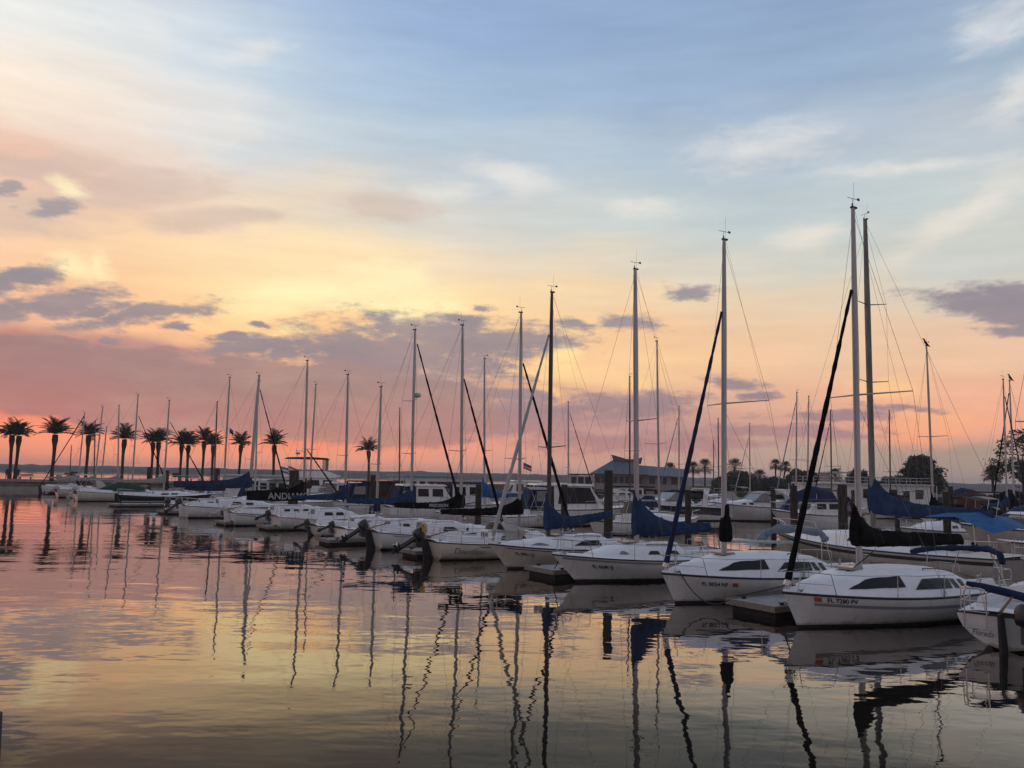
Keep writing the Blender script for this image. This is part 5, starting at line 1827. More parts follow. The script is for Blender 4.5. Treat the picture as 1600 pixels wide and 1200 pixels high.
BS = [
    # label, base, top, Y, heading, L, hull, spar, cover, hf, jib, jk, spreaders
    ('white sloop with a slack black sail cover and a short mast topped by a bird', (1457, 765), (1447, 541), 50, OUT, 8.4, gel, alu, cv_black, .9, None, 0, (.48,)),
    ('white sloop at the right edge with a blue furled jib', (1573, 770), (1569, 593), 58, IN, 8.6, gel, alu, cv_blue, .9, cv_navy, .92, (.42,)),
    ('white sloop at the right edge with a black furled jib leaning right', (1584, 765), (1578, 595), 60, OUT, 8.6, gel, alu_white, cv_black, .9, cv_black, .95, (.42,)),
    ('white sloop with a tall bare mast behind the big blue sail cover', (1030, 790), (1026, 534), 54, IN, 8.6, gel, alu, None, 0, None, 0, (.40,)),
    ('cream sloop with a bare mast in front of the clubhouse porch', (984, 745), (984, 589), 69, OUT, 8.2, gel_cream, alu_dark, None, 0, None, 0, (.42,)),
    ('white sloop with a small bright blue sail cover behind the black ones', (757, 750), (757, 561), 57, R(200), 8.0, gel, alu, cv_sky, 1.3, None, 0, (.38,)),
    ('white sloop with a dark furled jib sloping down to the right beyond the white jib', (888, 745), (888, 628), 87, R(20), 8.2, gel, alu, None, 0, cv_black, .93, (.32,)),
    ('sloop with a dark mast standing behind the pale-roofed houseboats', (624, 740), (625, 638), 95, R(35), 8.2, gel, alu_dark, None, 0, None, 0, ()),
    ('white sloop whose mast stands just right of the pale thick mast', (399, 755), (404, 600), 76, OUT, 8.2, gel, alu_white, None, 0, None, 0, (.38,)),
    ('white sloop with a maroon sail cover behind the ANDIAMO cover', (485, 740), (494, 601), 75, R(330), 8.2, gel, alu, cv_maroon, .9, None, 0, (.42,)),
    ('sloop with a slim mast close left of a taller one by the palms', (335, 745), (340, 628), 95, R(40), 8.0, gel, alu_dark, None, 0, None, 0, ()),
    ('sloop with a mast between the second and third palm groups', (184, 750), (186, 634), 97, R(40), 8.4, gel, alu, cv_tan, .8, None, 0, (.4,)),
    ('small sloop with a short mast right of the broad palm', (158, 750), (166, 667), 105, R(40), 7.4, gel, alu, None, 0, None, 0, (.4,)),
    ('distant small sloop with the shortest mast, left of the broad palm', (109, 742), (112, 696), 150, R(40), 7.0, gel, alu_dark, None, 0, None, 0, (.4,)),
    ('small sloop with a slim mast left of the broad palm trunk', (147, 748), (150, 660), 112, R(40), 7.4, gel, alu_dark, None, 0, None, 0, ()),
    ('sloop with a thin dark mast right of the clubhouse peak', (1061, 745), (1061, 635), 90, OUT, 8.2, gel, alu, None, 0, cv_grey, .92, (.38,)),
    ('far sloop with a short thin mast, left of a close pair of masts', (1115, 748), (1115, 688), 134, OUT, 8.0, gel, alu_dark, None, 0, None, 0, (.4,)),
    ('far sloop with a thin mast close left of the tall navy-jib mast', (1123, 748), (1122, 654), 100, OUT, 8.0, gel, alu_dark, None, 0, None, 0, (.4,)),
    ('white sloop with a thin mast behind the express cruiser', (1172, 765), (1171, 662), 104, OUT, 8.0, gel, alu, None, 0, cv_white, .85, (.40,)),
    ('sloop with a thin mast left of the black furled jib', (1244, 750), (1246, 613), 78, OUT, 8.2, gel, alu, None, 0, cv_grey, .95, (.40,)),
    ('sloop with a thin mast crossing behind the black furled jib', (1262, 748), (1265, 619), 81, OUT, 8.2, gel_cream, alu, None, 0, None, 0, (.40,)),
    ('far sloop with a thin mast between the black jib and the tallest mast', (1299, 745), (1298, 641), 86, OUT, 8.2, gel, alu_dark, None, 0, cv_black, .9, (.40,)),
    ('far sloop with a thin mast right of the thick weathered mast', (1391, 745), (1390, 641), 85, OUT, 8.2, gel, alu_dark, cv_black, .8, None, 0, (.35,)),
]
for j, (lb, bp, tp, Y, hd, L, hm, sp, cv, hf, jb, jk, spr) in enumerate(BS):
    back_sail(lb, bp, tp, Y, hd, L, hm, sp, cv, hf, jb, jk, spr, jr=.055, vane=Y < 80, mast_r=.062 if Y < 70 else .068, boom_z=.8, wr=.006 if Y < 70 else .0085)


# the bird on the short mast
def perched_bird(px, py, Y, label):
    p = at(px, py, Y)
    t = thing('perched_bird', label, 'bird', p, R(200), 'birds perched on mastheads')
    mb = MB()
    rings = []
    for x, z, r_ in ((-.34, -.10, .015), (-.20, -.03, .05), (-.05, .06, .10), (.05, .16, .105), (.10, .26, .07), (.14, .33, .062), (.19, .36, .05), (.24, .35, .02), (.33, .34, .004)):
        rings.append([(x + r_ * .5 * math.sin(a), r_ * math.cos(a), z + r_ * math.sin(a)) for a in [2 * math.pi * q / 8 for q in range(8)]])
    mb.loft(rings)
    mb.build('body', rubber, t, smooth=70)
    MB().tube([(.0, .03, .05), (.02, .03, -.06)], .012, 4).build('leg', rubber, t)
    MB().tube([(.0, -.03, .05), (.02, -.03, -.06)], .012, 4).build('leg', rubber, t)


perched_bird(1447, 539, 50, 'dark bird perched on the short mast at right')
perched_bird(1579, 593, 60, 'dark bird perched on a mast at the right edge')


# ------------------------------------------------------------------ motor boats
def side_panels(parent, name, poly, w_of_z, m, y_extra=.02, thick=.03, sides=(1, -1)):
    for sd in sides:
        mb = MB()
        mb.loft([[(x, sd * (w_of_z(z) + y_extra - thick), z) for x, z in poly], [(x, sd * (w_of_z(z) + y_extra), z) for x, z in poly]])
        mb.build(name, m, parent, smooth=0)


def prism_part(parent, name, poly, wb, wt, m):
    mb = MB()
    mb.prism(poly, wb, wt)
    o = mb.build(name, m, parent, smooth=25)
    z0, z1 = min(p[1] for p in poly), max(p[1] for p in poly)
    return o, (lambda z: wb + (wt - wb) * ((z - z0) / (z1 - z0)))


def hull_motor(label, name, px, Y, head, L, B, fb, fm, fs, hull_m, n1=.95, cat='motorboat', rake=.16, group=None, boot=.1):
    H = Hull(L, B, fb, fm, fs, rake=rake * L, trans=.02 * L, wt=.92, n0=4.0, n1=n1, smax=.45, pf=2.6, draft=.4, tdraft=.3)
    p = at(px, 755, Y)
    root = thing(name, label, cat, (p.x, p.y, 0), head, group)
    H.build(root, hull_m, boot=boot, ns=20)
    H.deck(root, deckm)
    H.rail(root, r=.035)
    return root, H


def bow_rail(root, H, t0=.5, h=.6):
    mb = MB()
    pts = []
    for sd in (1, -1):
        for i in range(7):
            t = t0 + (1 - t0) * (i / 6)
            if sd < 0:
                t = t0 + (1 - t0) * (1 - i / 6)
            pts.append(Vector((-H.L / 2 + t * H.L, sd * max(.05, H.half(t) * .92), H.sheer(t) + h)))
    mb.tube(pts, .018, 5)
    for q in pts:
        mb.tube([q, Vector((q.x, q.y, q.z - h))], .014, 4)
    mb.build('bow_rail', steel, root)


def express(label, px, Y, head, L, hull_m, top_m=gel, canvas=cv_beige, band=None, dark_ports=2, group='motor cruisers berthed in the middle of the marina'):
    root, H = hull_motor(label, 'express_cruiser', px, Y, head, L, L * .33, 1.55, 1.2, 1.05, hull_m, group=group)
    if band:
        H.strip(root, 'hull_band', band, .0, .62, .02, .97, off=.02)
    c = Cabin(H, [(.30, .20), (.42, .55), (.52, .62), (.62, .50), (.76, .28), (.88, .10), (.95, .02)], wf=.86, inset=.25, crown=.08)
    c.build(root, top_m, 22)
    for q in range(dark_ports):
        c.window(root, .60 + q * .08, .645 + q * .08, .30, .72, name='port')
    z0 = H.sheer(.45) + .55
    x0 = -H.L / 2
    w, f = prism_part(root, 'windscreen', [(x0 + .40 * L, z0), (x0 + .60 * L, z0 - .02), (x0 + .50 * L, z0 + .62), (x0 + .42 * L, z0 + .66)], L * .135, L * .115, glass_clear)
    side_panels(w, 'windscreen_frame', [(x0 + .585 * L, z0), (x0 + .605 * L, z0), (x0 + .505 * L, z0 + .66), (x0 + .49 * L, z0 + .66)], f, alu_white)
    a, f2 = prism_part(root, 'canvas_top', [(x0 + .16 * L, z0 + .10), (x0 + .42 * L, z0 + .1), (x0 + .49 * L, z0 + .68), (x0 + .40 * L, z0 + .84), (x0 + .22 * L, z0 + .74)], L * .13, L * .11, canvas)
    side_panels(a, 'canvas_window', [(x0 + .22 * L, z0 + .22), (x0 + .38 * L, z0 + .22), (x0 + .42 * L, z0 + .58), (x0 + .25 * L, z0 + .60)], f2, glass)
    arch = MB()
    for sd in (1, -1):
        arch.loft([[(x0 + (q + d) * L, sd * wy, zz) for d in (0, .05)] + [(x0 + (q + d) * L, sd * (wy - .12), zz) for d in (.05, 0)] for q, wy, zz in ((.20, L * .14, H.sheer(.2)), (.17, L * .13, z0 + .5), (.14, L * .10, z0 + .95))])
    arch.box((x0 + .165 * L, 0, z0 + .97), (L * .05, L * .21, .12))
    arch.build('radar_arch', top_m, root, smooth=0)
    MB().box((x0 - .35, 0, .42), (.8, L * .28, .12)).build('swim_platform', top_m, root, smooth=0)
    bow_rail(root, H)
    return root, H


express('white express cruiser with two small round ports and a canvas top', 1180, 74, R(196), 8.2, gel, canvas=cv_beige)
rb, Hb = express('large express cruiser with a black band along its white topsides', 1045, 72, R(200), 9.6, gel, canvas=cv_black, band=gel_black, dark_ports=0)
for q in (.56, .70):
    for sd in (1, -1):
        p0 = [Hb.pt(t, Hb.sheer(t) + dz_, sd, .03) for t, dz_ in ((q, -.02), (q + .07, -.02))]


def flybridge(label, px, Y, head, L, canopy, name='trawler', hull_m=gel, group='motor cruisers berthed in the middle of the marina'):
    root, H = hull_motor(label, name, px, Y, head, L, L * .34, 1.9, 1.35, 1.25, hull_m, group=group)
    x0 = -L / 2
    zd = 1.35
    a, f = prism_part(root, 'deckhouse', [(x0 + .14 * L, zd), (x0 + .70 * L, zd + .1), (x0 + .60 * L, zd + 1.55), (x0 + .14 * L, zd + 1.55)], L * .145, L * .125, gel)
    for q0, q1 in ((.18, .30), (.33, .45), (.48, .58)):
        side_panels(a, 'window', [(x0 + q0 * L, zd + .75), (x0 + q1 * L, zd + .75), (x0 + (q1 - .01) * L, zd + 1.32), (x0 + q0 * L, zd + 1.32)], f, glass)
    MB().box((x0 + .655 * L, 0, zd + 1.0), (.06, L * .2, .5), ry=-.55).build('front_window', glass, a, smooth=0)
    prism_part(root, 'flybridge', [(x0 + .12 * L, zd + 1.55), (x0 + .60 * L, zd + 1.55), (x0 + .66 * L, zd + 1.75), (x0 + .52 * L, zd + 2.25), (x0 + .30 * L, zd + 2.2), (x0 + .12 * L, zd + 2.0)], L * .14, L * .12, gel)
    zc = zd + 3.5
    for q in (.16, .32, .50):
        for sd in (1, -1):
            MB().tube([(x0 + q * L, sd * L * .115, zd + 2.0), (x0 + q * L, sd * L * .11, zc)], .02, 5).build('canopy_post', steel, root)
    prism_part(root, 'canopy', [(x0 + .12 * L, zc - .06), (x0 + .54 * L, zc - .06), (x0 + .52 * L, zc + .10), (x0 + .34 * L, zc + .18), (x0 + .14 * L, zc + .10)], L * .125, L * .115, canopy)
    v, fv = prism_part(root, 'clear_curtain', [(x0 + .50 * L, zd + 2.2), (x0 + .53 * L, zd + 2.2), (x0 + .53 * L, zc - .07), (x0 + .50 * L, zc - .07)], L * .11, L * .11, glass_clear)
    m_ = MB()
    m_.tube([(x0 + .24 * L, 0, zc + .1), (x0 + .22 * L, 0, zc + 1.0)], .03, 5)
    m_.ball((x0 + .24 * L, 0, zc + .55), .26, 8, .6)
    m_.build('radar_mast', alu_white, root)
    bow_rail(root, H, .45, .75)
    return root, H


flybridge('white trawler with a maroon canopy over its flybridge', 505, 88, R(20), 10.5, cv_maroon)
flybridge('white flybridge cruiser behind the black furled jib', 1290, 118, R(196), 9.0, cv_beige)


def sedan(label, px, Y, head, L, hull_m=gel, cw=gel, roof_h=1.5, canvas=None, name='cabin_cruiser', windows=3, group='motor cruisers berthed in the middle of the marina', tall=0.0, big=False):
    root, H = hull_motor(label, name, px, Y, head, L, L * .34, 1.5, 1.15, 1.05, hull_m, group=group)
    x0 = -L / 2
    zd = 1.12
    q1 = .66
    a, f = prism_part(root, 'deckhouse', [(x0 + .26 * L, zd), (x0 + q1 * L, zd + .15), (x0 + (q1 - .11) * L, zd + roof_h), (x0 + .26 * L, zd + roof_h)], L * .14, L * .12, cw)
    if big:
        side_panels(a, 'window', [(x0 + .29 * L, zd + .45), (x0 + .60 * L, zd + .5), (x0 + .545 * L, zd + roof_h - .12), (x0 + .31 * L, zd + roof_h - .10)], f, glass)
    else:
        dq = .30 / windows
        for i in range(windows):
            q = .28 + i * dq
            side_panels(a, 'window', [(x0 + q * L, zd + roof_h * .48), (x0 + (q + dq * .75) * L, zd + roof_h * .48), (x0 + (q + dq * .72) * L, zd + roof_h * .86), (x0 + q * L, zd + roof_h * .86)], f, glass)
    MB().box((x0 + (q1 - .045) * L, 0, zd + roof_h * .66), (.05, L * .2, roof_h * .42), ry=-.62).build('front_window', glass, a, smooth=0)
    prism_part(root, 'hardtop', [(x0 + .12 * L, zd + roof_h), (x0 + .58 * L, zd + roof_h), (x0 + .56 * L, zd + roof_h + .12), (x0 + .13 * L, zd + roof_h + .12)], L * .135, L * .125, canvas or cw)
    for sd in (1, -1):
        MB().tube([(x0 + .14 * L, sd * L * .12, zd), (x0 + .14 * L, sd * L * .12, zd + roof_h)], .025, 5).build('hardtop_post', steel, root)
    en = [cv_navy, cv_black, cv_tan, cv_maroon, cv_beige][int(px) % 5]
    e_, fe = prism_part(root, 'cockpit_enclosure', [(x0 + .04 * L, zd + .05), (x0 + .26 * L, zd + .05), (x0 + .26 * L, zd + roof_h * .95), (x0 + .10 * L, zd + roof_h * .9)], L * .135, L * .12, en)
    side_panels(e_, 'enclosure_window', [(x0 + .12 * L, zd + roof_h * .35), (x0 + .23 * L, zd + roof_h * .35), (x0 + .23 * L, zd + roof_h * .78), (x0 + .13 * L, zd + roof_h * .76)], fe, glass_clear)
    bow_rail(root, H)
    if tall:
        wire_part(root, 'antenna', [(x0 + .3 * L, .3, zd + roof_h), (x0 + .26 * L, .35, zd + roof_h + tall)], .014)
    return root, H


sedan('motor yacht with one big dark arched side window', 905, 62, R(14), 9.6, roof_h=1.75, big=True, tall=2.0)
sedan('small white pilothouse boat flying a flag by the white jib', 805, 82, R(205), 7.0, roof_h=1.85, windows=2, tall=2.5)
sedan('beige cabin cruiser right of the maroon-canopied trawler', 562, 84, R(8), 9.0, hull_m=gel_cream, roof_h=1.3)
sedan('white cabin cruiser under the mast with the bright blue cover', 735, 66, R(30), 8.6, roof_h=1.7, canvas=cv_maroon, windows=2)
sedan('white cruiser with a black canopy right of the dark-windowed motor yacht', 968, 82, R(195), 8.6, roof_h=1.5, canvas=cv_black, windows=3)
sedan('white workboat with rails moored behind the PRECISION cover', 680, 64, R(25), 7.6, roof_h=1.5, windows=2)
sedan('white cabin boat with square windows behind the ANDIAMO cover', 440, 78, R(10), 8.2, roof_h=1.5, windows=3)
sedan('white cruiser with a dark top near the right edge', 1520, 100, R(190), 8.0, roof_h=1.5, canvas=cv_black)
sedan('white cabin cruiser behind the thick piling at centre right', 1225, 92, R(196), 8.0, roof_h=1.4)
sedan('small white sport boat moored left of the thick dark piling', 1268, 60, R(200), 7.0, roof_h=1.0, windows=2, canvas=cv_navy)
sedan('white boat with a maroon top behind the blue mast collar', 610, 74, R(25), 9.4, roof_h=1.6, canvas=cv_maroon, cw=cv_maroon)


def houseboat(label, px, Y, head, L, W, h1=2.2, roof=None, rail=False, nwin=8, deck_z=.6, wall=gel, upper=False, over=.35):
    p = at(px, 755, Y)
    root = thing('houseboat', label, 'houseboat', (p.x, p.y, 0), head, 'houseboats in the marina')
    MB().prism([(-L / 2, .05), (L / 2 - .6, .05), (L / 2, deck_z), (-L / 2, deck_z)], W / 2).build('hull', gel, root, smooth=0)
    MB().box((0, 0, deck_z + h1 / 2), (L * .86, W * .86, h1)).build('house_wall', wall, root, smooth=0)
    ro = MB()
    ro.box((0, 0, deck_z + h1 + .07), (L * .86 + 2 * over, W + .1, .14))
    rf = ro.build('roof', roof or trim, root, smooth=0)
    for i in range(nwin):
        x = -L * .40 + (i + .5) * L * .80 / nwin
        for sd in (1, -1):
            if i % 4 == 3:
                MB().box((x, sd * W * .432, deck_z + .95), (.7, .05, 1.8)).build('door', interior, root, smooth=0)
            else:
                w_ = MB().box((x, sd * W * .432, deck_z + h1 * .60), (L * .80 / nwin * .62, .05, h1 * .42)).build('window', interior, root, smooth=0)
    if rail:
        for sd in (1, -1):
            rl = MB()
            for zz in (.35, .7):
                rl.tube([(-L * .44, sd * W * .45, deck_z + h1 + .14 + zz), (L * .44, sd * W * .45, deck_z + h1 + .14 + zz)], .025, 4)
            for i in range(13):
                x = -L * .44 + i * L * .88 / 12
                rl.tube([(x, sd * W * .45, deck_z + h1 + .1), (x, sd * W * .45, deck_z + h1 + .84)], .025, 4)
            rl.build('roof_railing', steel, rf)
    for sd in (1, -1):
        for x in (-L * .47, L * .47):
            MB().tube([(x, sd * W * .45, deck_z), (x, sd * W * .45, deck_z + h1)], .05, 5).build('roof_post', trim, root)
    return root


sky_roof = mat('light_blue_roof', (0.16, 0.30, 0.42), 0.5, var=0.1)
pale_roof = mat('pale_grey_roof', (0.42, 0.45, 0.48), 0.5, var=0.1)
houseboat('long two-storey-tall white houseboat with a railed flat roof at right', 1345, 98, R(-3), 16.5, 4.4, 2.5, rail=True, nwin=9, deck_z=.8)
houseboat('long white houseboat with a flat roof behind the thick pale mast', 425, 96, R(12), 12.0, 4.0, 2.3, nwin=6, deck_z=.6)
houseboat('houseboat with a light blue roof panel behind the PRECISION cover', 672, 92, R(10), 6.0, 4.0, 2.5, roof=sky_roof, nwin=5, deck_z=.7)
houseboat('houseboat with a pale grey roof left of the blue-roofed one', 636, 98, R(10), 4.6, 4.0, 2.5, roof=pale_roof, nwin=4, deck_z=.7)
houseboat('small houseboat with a blue roof right of the blue-roofed one', 728, 96, R(10), 4.6, 3.6, 2.0, roof=sky_roof, nwin=4, deck_z=.7)


def covered_slip(label, px, Y, head, L, W, h, m, group='boats under dark canvas at right'):
    p = at(px, 755, Y)
    root, H = hull_motor(label, 'covered_boat', px, Y, head, L, W, 1.1, .9, .85, gel, group=group)
    x0 = -L / 2
    mb = MB()
    mb.loft([[(x0 + q * L, y * W * .46 * w, .85 + hh * (1 - abs(y) ** 2.6)) for y in (-1, -.85, -.5, 0, .5, .85, 1)] for q, w, hh in ((.02, .95, h * .5), (.12, 1, h * .9), (.4, 1, h), (.62, .95, h * .8), (.8, .7, h * .4), (.93, .3, .15))], closed=False)
    mb.build('boat_cover', m, root, smooth=50)
    for q in (.1, .45):
        for sd in (1, -1):
            MB().tube([(x0 + q * L, sd * W * .42, .9), (x0 + q * L, sd * W * .40, .9 + h * .7)], .02, 5).build('cover_pole', steel, root)
    return root


covered_slip('runabout under a black cover left of the right-hand masts', 1530, 56, R(195), 6.5, 2.4, 1.1, cv_black)
covered_slip('boat under a tall black cover between the right-hand masts', 1566, 64, R(200), 6.0, 2.6, 2.4, cv_black)
covered_slip('boat under a blue cover at the right edge', 1600, 52, R(195), 6.5, 2.4, 1.7, cv_blue)
covered_slip('boat under a dark maroon cover behind the blue sail cover', 1505, 84, R(196), 7.0, 2.6, 2.0, cv_maroon)
covered_slip('boat under a navy cover far behind the slack black sail cover', 1495, 108, R(196), 7.0, 2.6, 2.3, cv_navy)
covered_slip('open boat under a blue awning behind the black furled jib', 1258, 72, R(200), 6.5, 2.5, 2.3, cv_navy)
sedan('cream sport cruiser with three dark windows below the right-hand masts', 1612, 44, R(188), 8.4, hull_m=gel_cream, roof_h=.9, windows=5)

# pale bow poking in at the right edge
Hp = Hull(9.0, 3.0, 1.25, 1.0, .95, rake=1.1, trans=.2, n1=1.0)
bp_ = Boat('motorboat', 'pale boat at the right edge showing only its flared bow', Hp, ground(1592, 893), 'bow', R(20), None, 'motorboat')
Hp.build(bp_.root, gel_cream)
Hp.deck(bp_.root, deckm)
Hp.rail(bp_.root)
cpb = Cabin(Hp, [(.2, .7), (.5, .8), (.62, .5), (.74, .05)], wf=.8, inset=.2)
cpb.build(bp_.root, gel)
cpb.window(bp_.root, .3, .5, .4, .8)

# yellow inflatable with its motor tilted up
root, H = hull_motor('small yellow dinghy with its outboard tilted up by the thick piling', 'dinghy', 1302, 47, R(200), 3.2, 1.5, .55, .45, .42, yellow, boot=.05, cat='dinghy')
outboard(root, -1.62, 0, .45, 55, .8, motor_black)


# ------------------------------------------------------------------ flags, buoys, fenders, ropes
def flag(px, py, Y, h, label, cols, w=.9):
    p = at(px, py, Y)
    t = thing('flag', label, 'flag', (p.x, p.y, p.z - h), R(-10), 'flags flying over the boats')
    MB().tube([(0, 0, -.4), (0, 0, h)], .02, 5).build('flag_pole', alu_white, t)
    n = len(cols)
    for i, c_ in enumerate(cols):
        mb = MB()
        rows_ = []
        for k_ in range(8):
            u = k_ / 7
            y = .10 * math.sin(u * 6) * u
            z0 = h - .05 - .30 * u - .55 * i / n
            rows_.append([(u * w, y, z0), (u * w, y + .012, z0 - .55 / n)])
        mb.loft(rows_, closed=False)
        mb.build('flag_stripe', c_, t, smooth=60)


fl_red = mat('red_flag_cloth', (0.45, 0.04, 0.04), .9)
fl_white = mat('white_flag_cloth', (0.6, 0.58, 0.56), .9)
fl_blue = mat('blue_flag_cloth', (0.06, 0.12, 0.30), .9)
flag(440, 728, 80, 2.2, 'blue and white flag beside the red one near the rightmost breakwater palm', [fl_blue, fl_white, fl_blue], 1.2)
flag(451, 727, 79, 2.2, 'red flag right of the blue and white one', [fl_red, fl_white, fl_red], .9)
flag(818, 722, 80, 2.6, 'striped flag above the white pilothouse boat', [fl_blue, fl_red, fl_white, fl_red], .8)
flag(359, 668, 100, 4.0, 'thin dark pennant on a staff among the palms', [fl_blue, cv_black], .5)


def horseshoe(p, rz, label, m):
    t = thing('horseshoe_buoy', label, 'life buoy', p, rz, 'horseshoe buoys hung on stern rails')
    pts = [(0, .17 * math.sin(a), .20 * math.cos(a)) for a in [R(-140) + R(280) * k_ / 12 for k_ in range(13)]]
    MB().tube(pts, .065, 8).build('buoy', m, t, smooth=70)
    MB().box((0, 0, -.02), (.12, .16, .20)).build('buoy_bag', m, t, smooth=0)


q = b6.loc + b6.fwd * -3.72 + Vector((-b6.fwd.y, b6.fwd.x, 0)) * 0.55
horseshoe((q.x, q.y, 1.22), b6.head, 'yellow horseshoe buoy on the stern rail of the sloop named Dauntless', yellow)
q = at(843, 808, 34.3)
horseshoe((q.x, q.y, 1.72), R(120), 'pale horseshoe buoy hung beside the dark mast', cv_beige)


def fender(p, label, m=None):
    t = thing('fender', label, 'fender', p, 0, 'fenders hanging at the hulls')
    MB().tube([(0, 0, -.30), (0, 0, -.26), (0, 0, -.15), (0, 0, .15), (0, 0, .24), (0, 0, .28)], [.03, .08, .105, .105, .07, .02], 9).build('body', m or gel, t, smooth=60)
    MB().tube([(0, 0, .26), (0.01, 0.01, .62)], .009, 4).build('lanyard', rope_pale, t)


for bb, t_, sd, lb in ((b4, .38, 1, 'white fender hanging beside the sloop with the large blue cover'), (b10, .45, -1, 'white fender on the side of the sloop with the red rubbing strake'), (b11, .5, -1, 'white fender on the side of the ANDIAMO sloop'), (b8, .42, -1, 'white fender on the side of the round-sterned sloop'), (b3, .46, 1, 'white fender between the navy-jib sloop and its finger pier'), (b5, .42, 1, 'white fender on the side of the cream sloop'), (b7, .40, -1, 'white fender on the side of the PRECISION sloop')):
    pt_ = bb.H.pt(t_, .42, sd, .11)
    w_ = bb.root.matrix_basis @ pt_
    fender(w_, lb)


def dock_line(a, b_, sag, label, m=None, r=.017):
    t = thing('dock_line', label, 'rope', a, 0, 'mooring lines')
    d = b_ - a
    pts = []
    for i in range(13):
        k_ = i / 12
        pts.append(d * k_ - Vector((0, 0, sag * 4 * k_ * (1 - k_))))
    o = MB().tube(pts, r, 5).build('rope', m or rope, t, smooth=70)


W3 = b3.root.matrix_basis
W2 = b2.root.matrix_basis
bow3 = W3 @ Vector((3.55, .22, .93))
dock_line(bow3, ground(1140, 937, .39), .42, 'dark mooring rope drooping from the bow of the navy-jib sloop to the finger pier')
dock_line(ground(1150, 931, .40), ground(1236, 912, .62), .02, 'rope running along the finger pier beside the navy-jib sloop')
bow2 = W2 @ Vector((3.75, .06, .9))
dock_line(bow2, ground(1225, 945, .39), .10, 'mooring rope from the bow of the nearest sloop down to the finger pier')
dock_line(b4.root.matrix_basis @ Vector((3.7, .1, 1.0)), ground(866, 888, .39), .10, 'mooring rope from the blue-covered sloop to the finger pier on its left')
dock_line(b6.root.matrix_basis @ Vector((-3.7, .8, .8)), ground(640, 859, .35), .10, 'stern rope from the sloop named Dauntless to its finger pier')
dock_line(b2.root.matrix_basis @ Vector((3.95, 0, 1.05)), b2.root.matrix_basis @ Vector((0.9, .2, 1.75)), .30, 'slack rope looped from the nearest bow back to the mast')


# ------------------------------------------------------------------ two people and benches on the breakwater
skin_cloth = mat('dark_clothing', (0.03, 0.03, 0.035), .9, var=.2)


def person(px, Y, label, stride=.1, h=1.72):
    p = at(px, 745, Y)
    t = thing('person', label, 'person', (p.x, p.y, 1.45), R(120))
    me = bpy.data.meshes.new('body')
    s = h / 1.72
    V = [(0, 0, .92), (0, 0, 1.18), (0, 0, 1.42), (0, 0, 1.52), (.01, 0, 1.62), (.01, 0, 1.70), (.0, .10, .86), (stride, .10, .47), (stride * .8, .11, .06), (stride + .14, .11, .03), (0, -.10, .86), (-stride, -.10, .47), (-stride * 1.4, -.11, .06), (-stride * 1.4 + .14, -.11, .03),
         (0, .18, 1.40), (-.04, .24, 1.12), (.06, .25, .88), (0, -.18, 1.40), (.02, -.24, 1.12), (.12, -.24, .90)]
    E = [(0, 1), (1, 2), (2, 3), (3, 4), (4, 5), (0, 6), (6, 7), (7, 8), (8, 9), (0, 10), (10, 11), (11, 12), (12, 13), (2, 14), (14, 15), (15, 16), (2, 17), (17, 18), (18, 19)]
    RR = [.15, .13, .14, .06, .10, .07, .095, .065, .045, .04, .095, .065, .045, .04, .065, .05, .035, .065, .05, .035]
    me.from_pydata([tuple(c_ * s for c_ in v) for v in V], E, [])
    o = bpy.data.objects.new('body', me)
    COL.objects.link(o)
    o.parent = t
    md = o.modifiers.new('skin', 'SKIN')
    for i, r_ in enumerate(RR):
        me.skin_vertices[0].data[i].radius = (r_ * s, r_ * s)
    me.skin_vertices[0].data[0].use_root = True
    o.modifiers.new('sub', 'SUBSURF').levels = 1
    me.materials.append(skin_cloth)


try:
    for pxx, lb, st in ((10.5, 'person in dark clothes standing on the breakwater left of the leftmost palms', .04), (28, 'person in dark clothes walking on the breakwater right of the leftmost palms', .16)):
        person(pxx, 123.5, lb, st)
except Exception as ex:
    print('person', ex)

bench_m = mat('grey_bench_board', (0.16, 0.13, 0.11), .9, var=.2)


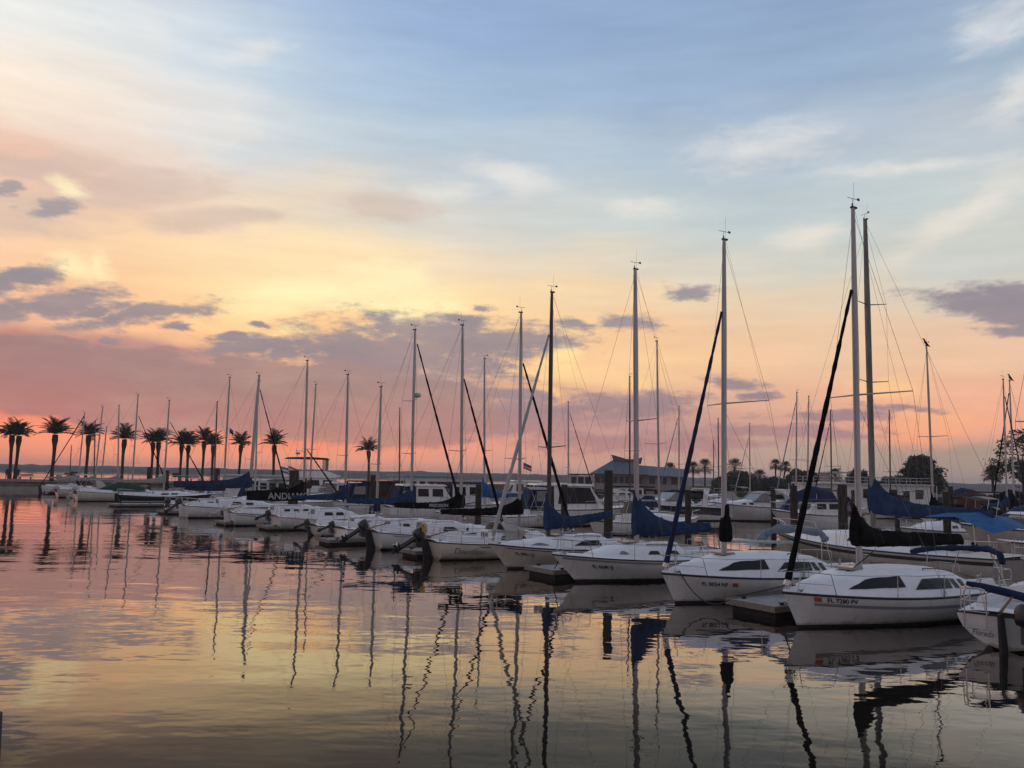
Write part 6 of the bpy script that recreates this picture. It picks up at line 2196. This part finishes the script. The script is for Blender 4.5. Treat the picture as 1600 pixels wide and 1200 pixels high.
def bench(px, Y, rz, label):
    p = at(px, 745, Y)
    t = thing('bench', label, 'bench', (p.x, p.y, 1.45), rz, 'benches on the breakwater')
    for i in range(3):
        MB().box((0, -.16 + i * .16, .46), (1.7, .13, .05)).build('seat_slat', bench_m, t, smooth=0)
    for i in range(2):
        MB().box((0, .27, .64 + i * .17), (1.7, .05, .13)).build('back_slat', bench_m, t, smooth=0)
    for x in (-.7, .7):
        MB().box((x, 0, .22), (.08, .44, .44)).build('leg', rubber, t, smooth=0)


bench(40, 123.5, R(10), 'bench on the breakwater right of the leftmost pair of palms')
bench(112, 124.5, R(12), 'bench on the breakwater between the lone palm and the broad palm')
bench(305, 146, R(40), 'bench on the breakwater left of the tallest palm')


def railing(pts, label, h=1.0):
    t = thing('railing', label, 'railing', (pts[0][0], pts[0][1], 1.45), 0, None)
    P = [Vector((x - pts[0][0], y - pts[0][1], 0)) for x, y in pts]
    for zz in (h, h * .5):
        MB().tube([p_ + Vector((0, 0, zz)) for p_ in P], .035, 4).build('rail', alu_white, t)
    for a, c_ in zip(P, P[1:]):
        n_ = max(1, int((c_ - a).length / 1.6))
        for i in range(n_):
            b0 = a.lerp(c_, i / n_)
            MB().tube([b0, b0 + Vector((0, 0, h))], .04, 4).build('post', alu_white, t)


railing([(-70, 123), (-60, 128), (-52, 137), (-40, 151)], 'pale railing along the breakwater under the palms')


def sign_board(px, Y, label):
    p = at(px, 745, Y)
    t = thing('sign', label, 'sign', (p.x, p.y, 1.45), R(20), 'small dark information boards on the breakwater')
    MB().box((0, 0, .55), (.08, .08, 1.1)).build('post', rubber, t, smooth=0)
    MB().box((0, -.05, 1.15), (.95, .06, .5), ry=0).build('board', rubber, t, smooth=0)


sign_board(115, 121, 'small dark information board left of the broad palm')
sign_board(274, 139, 'small dark information board left of the tight pair of palms')


# ------------------------------------------------------------------ evening air over the river
hz = MB()
hz.box((0, 900, 8.5), (5200, 2700, 19.0))
haze = hz.build('haze', [], smooth=0)
hm = bpy.data.materials.new('haze')
hm.use_nodes = True
ht = hm.node_tree
ht.nodes.clear()
hv = ht.nodes.new('ShaderNodeVolumePrincipled')
hv.inputs['Color'].default_value = (0.86, 0.86, 0.92, 1)
hv.inputs['Density'].default_value = 0.00035
ho = ht.nodes.new('ShaderNodeOutputMaterial')
ht.links.new(hv.outputs[0], ho.inputs['Volume'])
haze.data.materials.append(hm)
haze['kind'] = 'stuff'
